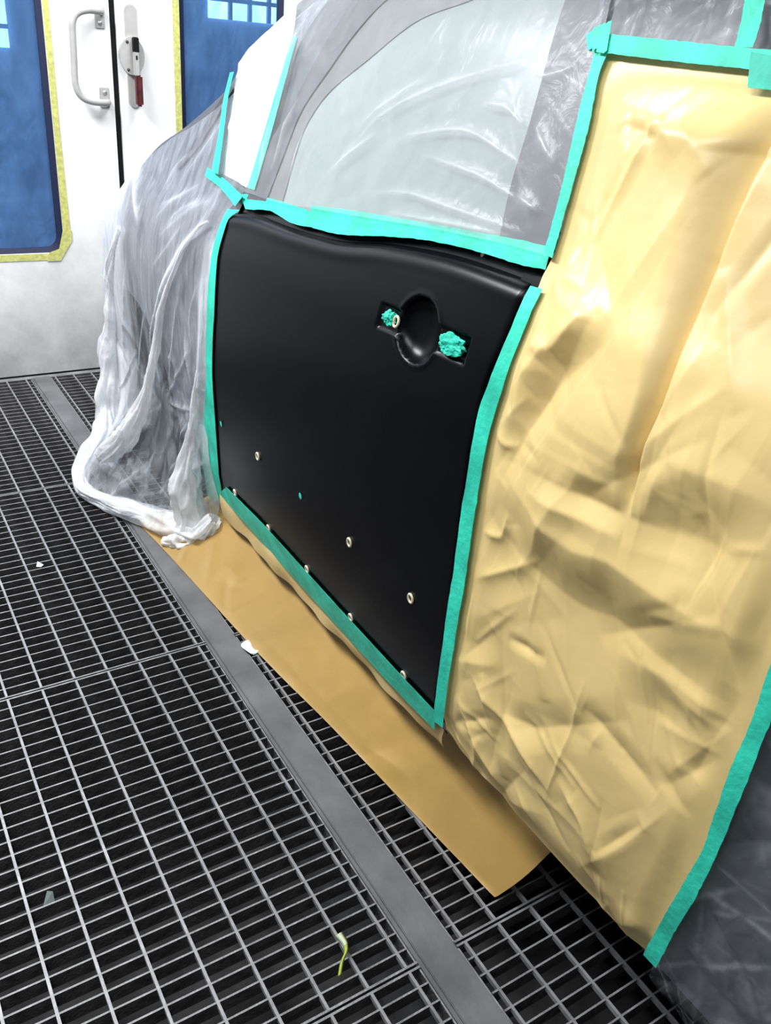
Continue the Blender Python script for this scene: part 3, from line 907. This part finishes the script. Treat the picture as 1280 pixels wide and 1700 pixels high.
# ---- window, pillars and trim under the film
sheet('door_glass', coons(PT['frame_m'][:1] + [(0.06, 1.4896), (-0.11, 1.4896)], [PT['frame_m'][-1], (0.2, 1.09), (-0.211, 1.15)], PT['frame_m'], [(-0.11, 1.4896)] + PT['bp_l'][1:-1] + [(-0.211, 1.15)], 40, 24), 0.004, M['glass_pale'], car)
sheet('pillar_b', coons([PT['bp_l'][0], PT['bp_r'][0]], [PT['bp_l'][-1], PT['bp_r'][-1]], PT['bp_l'], PT['bp_r'], 8, 24), 0.007, M['frame_grey'], car)
fl, fr, fm = PT['frame_l'], PT['shade_r'], PT['frame_m']
sheet('window_frame', coons([fl[0], fm[0]], [fl[-1], fm[-1]], fl, fm, 10, 30), 0.009, M['frame_grey'], car)
sheet('interior_shade', coons([fm[0], fr[0]], [fm[-1], fr[-1]], fm, fr, 14, 30), 0.006, M['shade_grey'], car)  # cabin shade seen through the glass, painted as a grey sheet
sheet('rear_door_window', coons([(-0.21, 1.53), (-1.2, 1.52)], [(-0.30, 1.19), (-1.2, 1.20)], [(-0.21, 1.53), (-0.30, 1.19)], [(-1.2, 1.52), (-1.2, 1.20)], 30, 12), 0.003, M['car_dark'], car)
sheet('windscreen_seal', coons([(1.00, 1.262), (0.965, 1.262)], [(1.19, 1.05), (1.15, 1.045)], [(1.00, 1.262), (1.10, 1.13), (1.19, 1.05)], [(0.965, 1.262), (1.06, 1.12), (1.15, 1.045)], 5, 20), 0.005, M['car_dark'], car)
sheet('quarter_panel', coons([(0.965, 1.30), (0.79, 1.43)], [(0.86, 1.08), (0.67, 1.08)], [(0.965, 1.30), (0.86, 1.08)], [(0.79, 1.43), (0.69, 1.24), (0.67, 1.08)], 16, 20), 0.006, M['lamp_white'], car)
sheet('door_inner', coons([(0.73, 1.08), (-0.29, 1.18)], [(0.75, 0.28), (-0.25, 0.28)], [(0.73, 1.08), (0.75, 0.28)], [(-0.29, 1.18), (-0.25, 0.28)], 20, 20), -0.05, M['under'], car)

# ================================================================== masking paper
pl = PT['paper_l']
top_r = (-0.80, 1.405)
ptp = PT['paper_t'] + [top_r]
prr = [top_r, (-0.835, 1.15), (-0.848, 0.95)] + PT['paper_r']
nu, nv = 260, 300
YZ = coons(ptp, PT['paper_b'], pl, prr, nu, nv)
Yp, Zp = YZ[..., 0], YZ[..., 1]
c = lambda k: PT['c_' + k]
hp = np.zeros(Yp.shape)
# the big hanging pleat: swells gently, turns away towards a sharp valley line
d, s, r = seg_dist(Yp, Zp, c('pleat'))
lf = s > 0
tp = np.clip((1.0 - r) / 0.15, 0, 1) ** 0.7 * np.clip(r / 0.05 + 0.4, 0, 1)
wd = 0.060 * (1 - 0.65 * sstep(0.25, 0.8, r)) * np.clip(0.35 + r / 0.25, 0, 1)
bul = np.where(d < wd, np.sin(math.pi / 2 * np.clip(d / wd, 0, 1)), np.exp(-((d - wd) / 0.14) ** 2))
hp += 0.040 * (1 - 0.5 * r) * tp * np.where(lf, bul, 0)
hp += 0.014 * tp * np.where(lf, 0, np.exp(-((d - 0.012) / 0.06) ** 2) * sstep(0, 0.008, d))

def fold_down(pl, depth, wdk, up=0.09, rec=0.10, taper=0.2):
    """crest along the line, underside below it, then level again"""
    d, s, r = seg_dist(Yp, Zp, pl)
    tp = np.clip(np.minimum(r, 1 - r) / taper, 0, 1) ** 0.8
    t = d * np.where(s > 0, 1, -1)
    prof = np.where(t < 0, 0.55 * np.exp(np.minimum(t, 0) / up), np.where(t < wdk, 0.55 - 0.35 * sstep(0, 1, t / wdk) - 0.65 * np.clip(t / wdk, 0, 1), -0.45 * np.exp(-((t - wdk) / rec) ** 2)))
    return depth * tp * prof * (d < 0.4)
hp += fold_down(c('band'), 0.021, 0.05, 0.06, 0.06, 0.25)
hp += fold_down(c('arc'), 0.029, 0.085, 0.09, 0.10, 0.25)
hp += fold_down(c('right1'), 0.024, 0.075, 0.08, 0.06, 0.3)
hp += fold_down(c('patch'), 0.007, 0.03, 0.04, 0.03, 0.3)
hp += fold_down(c('lowdark'), 0.018, 0.06, 0.08, 0.08, 0.3)
hp += 0.006
hp += cusp(Yp, Zp, c('upper1'), 0.010, 0.035)
hp += cusp(Yp, Zp, c('upper2'), 0.007, 0.025)
hp += cusp(Yp, Zp, c('low1'), 0.010, 0.022)
hp += cusp(Yp, Zp, c('low2'), 0.008, 0.016)
hp += cusp(Yp, Zp, c('seam'), 0.003, 0.006)
hp += cusp(Yp, Zp, c('low3'), 0.009, 0.02)
hp += cusp(Yp, Zp, c('low4'), 0.007, 0.03)
hp += cusp(Yp, Zp, c('low6'), 0.006, 0.012)
hp += cusp(Yp, Zp, c('low7'), 0.008, 0.03)
hp += cusp(Yp, Zp, c('edge1'), 0.006, 0.010)
hp += cusp(Yp, Zp, c('edge2'), 0.006, 0.010)
hp += cusp(Yp, Zp, c('tl'), 0.006, 0.02)
hp += cusp(Yp, Zp, c('tl2'), 0.005, 0.015)
hp += cusp(Yp, Zp, c('tl3'), 0.006, 0.014)
hp *= 1.0
hp += crumple(Yp, Zp, 75, 0.008, 0.08, 0.30, 0.011, 21)
hp += crumple(Yp, Zp, 90, 0.003, 0.04, 0.16, 0.004, 22)
uu = np.linspace(0, 1, nu)[:, None]; vv_ = np.linspace(0, 1, nv)[None, :]
mask = sstep(0.025, 0.11, uu) * sstep(0.01, 0.07, vv_) * sstep(0.02, 0.10, 1 - uu)
hp = np.maximum(hp, -0.013) * (0.08 + 0.92 * mask)
hp -= 0.010 * sstep(0.06, 0.0, 1 - vv_)          # the lower hem curls in under the sill
paper = sheet('masking_paper', YZ, 0.018, M['paper'], None, hp)
tag(paper, 'large creased tan masking paper hanging over the rear of the car', 'paper')

# brown skirt lying on the floor under the sill
sk = [[(0.585, 1.131), (0.606, 0.94), (0.626, 0.72), (0.657, 0.37), (0.698, 0.046), (0.727, -0.223), (0.755, -0.475)],
      [(0.835, 0.95), (0.835, 0.8), (0.835, 0.5), (0.835, 0.2), (0.835, -0.1), (0.835, -0.3), (0.825, -0.535)]]
nu, nv = 200, 50
A, Bq = catmull(sk[0], nu), catmull(sk[1], nu)
t = np.linspace(0, 1, nv)[None, :, None]
XY = A[:, None] * (1 - t) + Bq[:, None] * t
t2 = t[..., 0]
hz = 0.006 + 0.175 * t2 ** 1.25 + 0.006 * np.abs(np.sin(XY[..., 1] * 3.0 + 1)) * np.clip(t2 * 6, 0.1, 1)
hz = hz + crumple(XY[..., 0], XY[..., 1], 70, 0.006, 0.05, 0.22, 0.010, 5) * np.clip(t2 * 8 + 0.2, 0, 1)
hz = np.maximum(hz, 0.0045)
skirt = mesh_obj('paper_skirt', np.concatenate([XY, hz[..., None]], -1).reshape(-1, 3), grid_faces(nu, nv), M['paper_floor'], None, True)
tag(skirt, 'brown paper skirt sloping from the car sill down to the floor', 'paper')

# cream band of paper hanging from the sill tape
nu, nv = 120, 20
yy = np.linspace(0.83, -0.275, nu)
P0 = np.stack([side_x(yy, 0.262 + 0 * yy) + 0.004, yy, 0.262 + 0 * yy], -1)
drop = 0.115 - 0.055 * np.linspace(0, 1, nu)
wav = 0.003 * np.sin(yy * 21) + 0.002 * np.sin(yy * 47 + 1)
P1 = P0 + np.stack([0.010 + wav, 0 * yy, -drop + 0.3 * wav], -1)
t = np.linspace(0, 1, nv)[None, :, None]
G = P0[:, None] * (1 - t) + P1[:, None] * t
G[..., 0] -= 0.004 * np.sin(math.pi * t[..., 0]) * (1 + np.sin(yy * 17))[:, None]
band = mesh_obj('paper_band', G.reshape(-1, 3), grid_faces(nu, nv), M['paper_band'], None, True)
tag(band, 'narrow cream paper band hanging below the sill tape under the black door', 'paper')

# ================================================================== turquoise tapes
def tape(key, label, off, n=60, m=4, mt='tape', jag=0.00035, seed=1):
    a, b = catmull(PT[key + '_a'], n), catmull(PT[key + '_b'], n)
    r = np.random.default_rng(seed)
    a = a + r.normal(0, jag, a.shape); b = b + r.normal(0, jag, b.shape)
    t = np.linspace(0, 1, m)[None, :, None]
    YZ_ = a[:, None] * (1 - t) + b[:, None] * t
    hgt = crumple(YZ_[..., 0], YZ_[..., 1], 10, 0.0005, 0.01, 0.04, 0.004, seed)
    o = sheet('masking_tape', YZ_, off, M[mt], None, hgt, False)
    md = o.modifiers.new('thickness', 'SOLIDIFY')
    md.thickness = 0.0004
    return tag(o, label, 'tape', 'turquoise masking tape strips')
tape('front_edge', 'turquoise tape along the front edge of the black door', 0.009, seed=1)
tape('belt_front', 'short turquoise tape at the front end of the window sill', 0.009, 30, seed=2)
tape('belt_rear', 'long turquoise tape under the film-covered window, above the black door', 0.011, seed=3)
tape('rear_edge', 'turquoise tape between the black door and the tan paper', 0.027, seed=4)
tape('sill', 'turquoise tape along the bottom edge of the black door', 0.011, seed=5)
tape('pillar', 'turquoise tape between the window film and the tan paper', 0.028, seed=6)
tape('paper_top', 'turquoise tape along the top edge of the tan paper', 0.031, seed=7)
tape('torn_end', 'torn turquoise tape end at the top corner of the tan paper', 0.034, 12, jag=0.0015, seed=8)
tape('roof_vert', 'turquoise tape running up from the top edge of the tan paper', 0.027, 20, seed=9)
tape('paper_patch', 'turquoise tape patch at the right end of the paper top edge', 0.036, 12, mt='tape_teal', seed=10)
tape('rear_arch', 'turquoise tape between the tan paper and the dark film at the lower right', 0.031, seed=11)
tape('pillar_foot', 'short turquoise tape crossing the foot of the windscreen pillar', 0.019, 20, seed=12)
tape('quarter_front', 'thin turquoise tape on the film beside the windscreen', 0.030, 30, seed=13)
tape('quarter_rear', 'thin pale turquoise tape between the white film and the window frame', 0.012, 30, seed=14)

# crumpled tape stuffed into the two handle holes
def wad(y, z, sy, sz, label, seed):
    bm = bmesh.new()
    bmesh.ops.create_icosphere(bm, subdivisions=4, radius=1.0)
    x = float(side_x(y, z)) + 0.001
    for v in bm.verts:
        n1 = noise.fractal(v.co * 2.2 + Vector((seed, 0, 0)), 1.0, 2.0, 4)
        k = 1 + 0.38 * n1
        v.co = Vector((x - 0.005 + v.co.x * 0.008 * k, y + v.co.y * sy * k, z + v.co.z * sz * k - 0.09 * v.co.y * sy))
    o = bm_obj('tape_wad', bm, M['tape'])
    return tag(o, label, 'tape')
wad(PT['handle'][5][0], PT['handle'][5][1], 0.016, 0.013, 'small crumpled turquoise tape in the front handle hole of the black door', 1.0)
wad(PT['handle'][6][0], PT['handle'][6][1], 0.030, 0.017, 'larger crumpled turquoise tape in the rear handle hole of the black door', 4.0)

# ================================================================== plastic films
# film over the door window
nu, nv = 300, 190
YZ = coons(PT['film_t'], PT['film_b'], PT['film_l'], PT['film_r'], nu, nv)
Yw, Zw = YZ[..., 0], YZ[..., 1]
hw = crumple(Yw, Zw, 40, 0.003, 0.1, 0.4, 0.008, 41)
mw = np.zeros(Yw.shape)
for k in range(1, 15):
    w = PT['w_w%d' % k]
    hw += cusp(Yw, Zw, w, 0.005, 0.007, 0.35)
    mw += cusp(Yw, Zw, w, 0.34, 0.0045, 0.4)
mw += 14 * np.abs(crumple(Yw, Zw, 60, 0.012, 0.08, 0.35, 0.0022, 42)) * sstep(0.25, -0.25, Yw)
hw = np.maximum(hw, -0.002)
wf = sheet('masking_film', YZ, 0.016, M['film_window'], None, hw)
milk(wf, mw)
tag(wf, 'clear plastic film stretched over the side window of the car', 'film')
# white film band beside the windscreen pillar
qa, qb = PT['quarter_front_b'], PT['quarter_rear_a']
qa = [(0.975, 1.315)] + qa[1:]
qb = [(0.80, 1.45)] + qb
YZ = coons([qa[0], qb[0]], [qa[-1], qb[-1]], qa, qb, 40, 50)
hq = crumple(YZ[..., 0], YZ[..., 1], 25, 0.006, 0.06, 0.2, 0.012, 43)
qf = sheet('masking_film', YZ, 0.014, M['film_white'], None, np.clip(hq, -0.002, 0.01))
tag(qf, 'white gathered plastic film between two thin turquoise tapes by the windscreen pillar', 'film')

# film over roof edge above the tan paper
YZ = coons([(-0.20, 1.56), (-0.95, 1.56)], [(-0.236, 1.40), (-0.86, 1.40)], [(-0.20, 1.56), (-0.236, 1.40)], [(-0.95, 1.56), (-0.86, 1.40)], 260, 70)
hr = crumple(YZ[..., 0], YZ[..., 1], 60, 0.008, 0.08, 0.3, 0.010, 47)
rf = sheet('masking_film', YZ, 0.018, M['film_rear'], None, np.maximum(hr, -0.008))
milk(rf, 18 * np.abs(crumple(YZ[..., 0], YZ[..., 1], 80, 0.014, 0.06, 0.35, 0.0025, 48)))
tag(rf, 'creased clear film over the roof edge above the tan paper', 'film')

# film over the rear quarter at the lower right
nu, nv = 240, 260
YZ = coons([(-0.84, 0.98), (-1.5, 0.98)], [(-0.822, 0.275), (-0.90, 0.215), (-1.05, 0.16), (-1.5, 0.10)], [(-0.845, 0.98), (-0.86, 0.7), (-0.85, 0.48), (-0.822, 0.275)], [(-1.5, 0.98), (-1.5, 0.10)], nu, nv)
Yr, Zr = YZ[..., 0], YZ[..., 1]
hr = crumple(Yr, Zr, 130, 0.014, 0.08, 0.40, 0.010, 51)
mk = sstep(0, 0.08, np.linspace(0, 1, nu))[:, None]
hr = np.maximum(hr, -0.012) * (0.1 + 0.9 * mk)
rf = sheet('masking_film', YZ, 0.024, M['film_rear'], None, hr)
milk(rf, 20 * np.abs(crumple(Yr, Zr, 160, 0.016, 0.10, 0.6, 0.0018, 52)) + 6 * np.abs(crumple(Yr, Zr, 50, 0.016, 0.05, 0.2, 0.012, 53)))
tag(rf, 'dark looking clear film over the rear wheel at the lower right', 'film')

# large loose film over the car front, falling to the floor
nu, nv = 280, 260
u = np.linspace(0, 1, nu); v = np.linspace(0, 1, nv)
left = np.array([(0.66, 1.50), (0.70, 1.36), (0.68, 1.22), (0.70, 1.08), (0.742, 1.02), (0.745, 0.90), (0.752, 0.776), (0.78, 0.61), (0.83, 0.44)])
HEM = [(0.755, 0.87, 0.17), (0.745, 0.88, 0.06), (0.70, 0.92, 0.015), (0.66, 1.03, 0.03), (0.60, 1.12, 0.012), (0.52, 1.25, 0.012), (0.475, 1.36, 0.014), (0.485, 1.44, 0.03), (0.55, 1.52, 0.05), (0.63, 1.60, 0.04), (0.69, 1.72, 0.02), (0.74, 1.88, 0.015), (0.80, 2.08, 0.012), (0.95, 2.2, 0.012)]
hem = catmull(HEM, nu)
Lz = np.linspace(left[0, 1], 0.44, 60)
zs_l, ys_l = left[::-1, 1], left[::-1, 0]
yl = pchip(zs_l, ys_l)
VB = 0.60
nb = int(nv * VB)
body = np.zeros((nu, nb, 3))
for i in range(nu):
    y_end = 0.80 + 1.16 * u[i]
    w = np.linspace(0, 1, nb)
    z_hi = float(ztop(min(y_end, 1.9))) + 0.006
    z_lo = min(0.44, z_hi - 0.05)
    z = z_hi + (z_lo - z_hi) * w
    y0 = yl(np.clip(z, 0.44, 1.5)) - 0.010
    yfar = 1.96
    y = y0 + (yfar - y0) * u[i]
    z = np.minimum(z, ztop(np.clip(y, 0.3, 1.95)) + 0.006)
    body[i, :, 1] = y; body[i, :, 2] = z
    body[i, :, 0] = side_x(y, z) - 0.016 + 0.010 * float(sstep(0.03, 0.0, u[i]))
low = np.zeros((nu, nv - nb, 3))
for i in range(nu):
    p0 = body[i, -1]
    tg = body[i, -1] - body[i, -4]
    tg = tg / (np.linalg.norm(tg) + 1e-9)
    p3 = hem[i]
    L_ = np.linalg.norm(p3 - p0)
    p1 = p0 + np.array([-0.01, 0, -1]) * L_ * 0.45
    p2 = p3 + np.array([0.35 * (p0[0] - p3[0]), 0.3 * (p0[1] - p3[1]), 0.28 * L_])
    t = np.linspace(0, 1, nv - nb + 1)[1:, None]
    low[i] = (1 - t) ** 3 * p0 + 3 * (1 - t) ** 2 * t * p1 + 3 * (1 - t) * t * t * p2 + t ** 3 * p3
G = np.concatenate([body, low], 1)
U, W = np.meshgrid(u, v, indexing='ij')
Yf, Zf = G[..., 1].copy(), G[..., 2].copy()
fold = crumple(U * 1.3, W * 1.1, 120, 0.016, 0.12, 0.5, 0.010, 61) * sstep(0.30, 0.75, W)
mf = 10 * np.abs(crumple(U * 1.3, W * 1.1, 160, 0.02, 0.10, 0.5, 0.004, 62)) * (0.25 + 0.75 * sstep(0.35, 0.7, W))
fold += 0.014 * np.maximum(0, np.sin(U * 46 + 5 * W + 2 * np.sin(W * 9))) ** 2 * sstep(0.45, 0.95, W)
for k in range(1, 21):
    w = PT['f_f%d' % k]
    big = k in (1, 2, 7, 15)
    fold += cusp(Yf, Zf, w, 0.020 if big else 0.011, 0.014 if big else 0.009, 0.25)
    mf += cusp(Yf, Zf, w, 0.55 if big else 0.28, 0.011 if big else 0.006, 0.25)
mf += 0.75 * sstep(1.34, 1.52, Yf)                     # the film hangs double around the nose of the car
mf += 0.65 * sstep(0.045, 0.0, U) * sstep(1.0, 0.9, Zf)
fold = np.maximum(fold, -0.008)
fold *= (0.05 + 0.95 * sstep(0, 0.05, U)) * (0.35 + 0.65 * sstep(0.15, 0.6, W))
G[..., 0] -= fold
G[..., 2] = np.maximum(G[..., 2], 0.006)
film = thing('masking_film', 'large loose clear film draped over the car front down to the floor', 'film', (0.7, 1.2, 0))
mesh_obj('film_sheet', G.reshape(-1, 3), grid_faces(nu, nv), M['film'], film, True)
milk(bpy.data.objects['film_sheet'], mf)
# over the bonnet and windscreen
nx = 40
T = np.linspace(0, 1, nx)
E0 = G[:, 0]
TT = np.zeros((nu, nx, 3))
TT[..., 0] = E0[:, None, 0] + 0.9 * T[None]
TT[..., 1] = E0[:, None, 1] + 0.06 * np.sin(math.pi * T)[None]
TT[..., 2] = E0[:, None, 2] + 0.055 * np.sin(math.pi * np.clip(T * 0.6, 0, 1))[None] + 0.012
TT[..., 2] += np.maximum(-0.004, crumple(TT[..., 0], TT[..., 1], 50, 0.012, 0.1, 0.4, 0.012, 67))
TT[:, 0] = E0
mesh_obj('film_sheet', TT.reshape(-1, 3), grid_faces(nu, nx), M['film'], film, True)

def bunch(path, r, seed, n=110, seg=40, mt='film_white'):
    """gathered film: a roll pleated along its length"""
    P = catmull(path, n)
    bm = bmesh.new()
    rings = []
    up = Vector((0.3, 0.2, 1))
    for i in range(n):
        p = Vector(P[i][:3])
        d_ = (Vector(P[min(n - 1, i + 1)][:3]) - Vector(P[max(0, i - 1)][:3])).normalized()
        up = (up - d_ * up.dot(d_)).normalized()
        s_ = d_.cross(up)
        t_ = i / (n - 1)
        ring = []
        for k in range(seg):
            a = 2 * math.pi * k / seg
            q = Vector((math.cos(a) * 2.2, math.sin(a) * 2.2, t_ * 5 + seed))
            pl_ = 1 - abs(noise.noise(q)) * 2.2
            lo_ = noise.noise(Vector((math.cos(a) * 0.9, math.sin(a) * 0.9, t_ * 9 + seed * 3)))
            rad_ = P[i][3] * (0.60 + 0.50 * pl_ + 0.42 * lo_)
            c_ = p + (up * math.cos(a) + s_ * math.sin(a)) * rad_
            c_.z = max(c_.z, 0.005)
            ring.append(bm.verts.new(c_))
        rings.append(ring)
    for i in range(n - 1):
        for k in range(seg):
            bm.faces.new((rings[i][k], rings[i][(k + 1) % seg], rings[i + 1][(k + 1) % seg], rings[i + 1][k]))
    return bm_obj('film_bunch', bm, M[mt], film, True)
bunch([(0.735, 0.855, 0.13, .02), (0.70, 0.90, 0.055, .04), (0.66, 1.00, 0.045, .04), (0.62, 1.10, 0.035, .035), (0.53, 1.25, 0.03, .03), (0.485, 1.36, 0.03, .028), (0.495, 1.44, 0.05, .03), (0.55, 1.50, 0.09, .036), (0.61, 1.57, 0.12, .038), (0.65, 1.64, 0.19, .012)], 0.035, 2)
bunch([(0.61, 0.97, 0.02, .012), (0.66, 0.93, 0.025, .03), (0.71, 0.89, 0.05, .03), (0.745, 0.86, 0.10, .02)], 0.028, 6)
bunch([(0.64, 1.60, 0.04, .015), (0.655, 1.65, 0.15, .045), (0.675, 1.655, 0.34, .034), (0.678, 1.605, 0.53, .028), (0.678, 1.55, 0.69, .022), (0.682, 1.44, 0.835, .012)], 0.03, 9)
bunch([(0.692, 0.77, 0.988, .003), (0.685, 0.812, 0.966, .004), (0.668, 0.90, 0.878, .006), (0.662, 1.0, 0.757, .008), (0.664, 1.076, 0.65, .011), (0.652, 1.13, 0.50, .014), (0.635, 1.18, 0.38, .022), (0.60, 1.25, 0.25, .034), (0.565, 1.37, 0.13, .036)], 0.022, 12)

bunch([(0.684, 0.758, 0.86, .004), (0.680, 0.775, 0.72, .008), (0.680, 0.815, 0.60, .010), (0.688, 0.875, 0.45, .015), (0.695, 0.94, 0.30, .028), (0.69, 0.96, 0.17, .050), (0.69, 0.95, 0.06, .045)], 0.02, 15)

# ================================================================== small things on the floor
def curl(path, w, label, mats):
    o = thing('paper_curl', label, 'scrap', path[0])
    for part, (a, b), mt in mats:
        P = catmull(path, 24)[a:b]
        bm = bmesh.new()
        rows = []
        for i, p in enumerate(P):
            k = (a + i) / 23
            ww = w * (1.5 - 0.6 * min(1, k * 2.2))
            rows.append([bm.verts.new((p[0] - ww / 2, p[1], p[2] + 0.002)), bm.verts.new((p[0], p[1], p[2] + 0.0045)), bm.verts.new((p[0] + ww / 2, p[1] + 0.002, p[2] + 0.001)), bm.verts.new((p[0], p[1], p[2]))])
        for i in range(len(rows) - 1):
            for k in range(4):
                bm.faces.new((rows[i][k], rows[i][(k + 1) % 4], rows[i + 1][(k + 1) % 4], rows[i + 1][k]))
        bm.faces.new(rows[0][::-1]); bm.faces.new(rows[-1])
        bm_obj(part, bm, M[mt], o, True)
    return o
curl([(0.461, -0.402, 0.003), (0.461, -0.418, 0.006), (0.454, -0.44, 0.012), (0.438, -0.455, 0.014), (0.424, -0.472, 0.006)], 0.0105,
     'small twisted yellow-green strip lying on the near grating', [('pale_end', (0, 9), 'leaf_pale'), ('green_strip', (8, 24), 'leaf')])

bm = bmesh.new()
pts = [(0.028 * math.cos(a) * (1 + 0.08 * math.sin(3 * a)), 0.030 * math.sin(a)) for a in np.linspace(0, 2 * math.pi, 20, endpoint=False)]
tp_ = [bm.verts.new((0.656 + p[0], 0.410 + p[1], 0.006 + 0.004 * math.sin(5 * p[0] / 0.028))) for p in pts]
bt_ = [bm.verts.new((v_.co.x, v_.co.y, v_.co.z - 0.0015)) for v_ in tp_]
bm.faces.new(tp_); bm.faces.new(bt_[::-1])
for k in range(20):
    bm.faces.new((tp_[k], tp_[(k + 1) % 20], bt_[(k + 1) % 20], bt_[k]))
tag(bm_obj('paper_scrap', bm, M['white_scrap']), 'white rounded scrap poking out from under the brown paper skirt', 'scrap')

def chip(pts, z, mt, label):
    bm = bmesh.new()
    a = [bm.verts.new((p[0], p[1], z + p[2])) for p in pts]
    b = [bm.verts.new((p[0], p[1], z + p[2] - 0.001)) for p in pts]
    bm.faces.new(a); bm.faces.new(b[::-1])
    n = len(pts)
    for k in range(n):
        bm.faces.new((a[k], a[(k + 1) % n], b[(k + 1) % n], b[k]))
    return tag(bm_obj('debris_chip', bm, M[mt]), label, 'debris')
chip([(0.255, 1.005, 0.0), (0.262, 1.018, 0.008), (0.275, 1.005, 0.001), (0.266, 0.998, 0.0)], 0.003, 'white_scrap', 'tiny white chip caught on the left grating')

chip([(0.024, -0.094, 0.0), (0.038, -0.072, 0.014), (0.047, -0.076, 0.012), (0.046, -0.091, 0.0)], -0.016, 'chip', 'grey-green chip lodged between bars of the near left grating')

# ---- the booth ceiling lamps
for k, (lx, ly, sx, sy, pw) in enumerate(LAMPS):
    o = thing('ceiling_lamp', 'white ceiling tube lamp of the booth, out of view overhead', 'lamp', (lx, ly, CEIL), 'booth ceiling lamps')
    box_obj('housing', (lx - sx / 2 - 0.03, ly - sy / 2 - 0.03, CEIL - 0.07), (lx + sx / 2 + 0.03, ly + sy / 2 + 0.03, CEIL - 0.0005), M['lamp_white'], o)
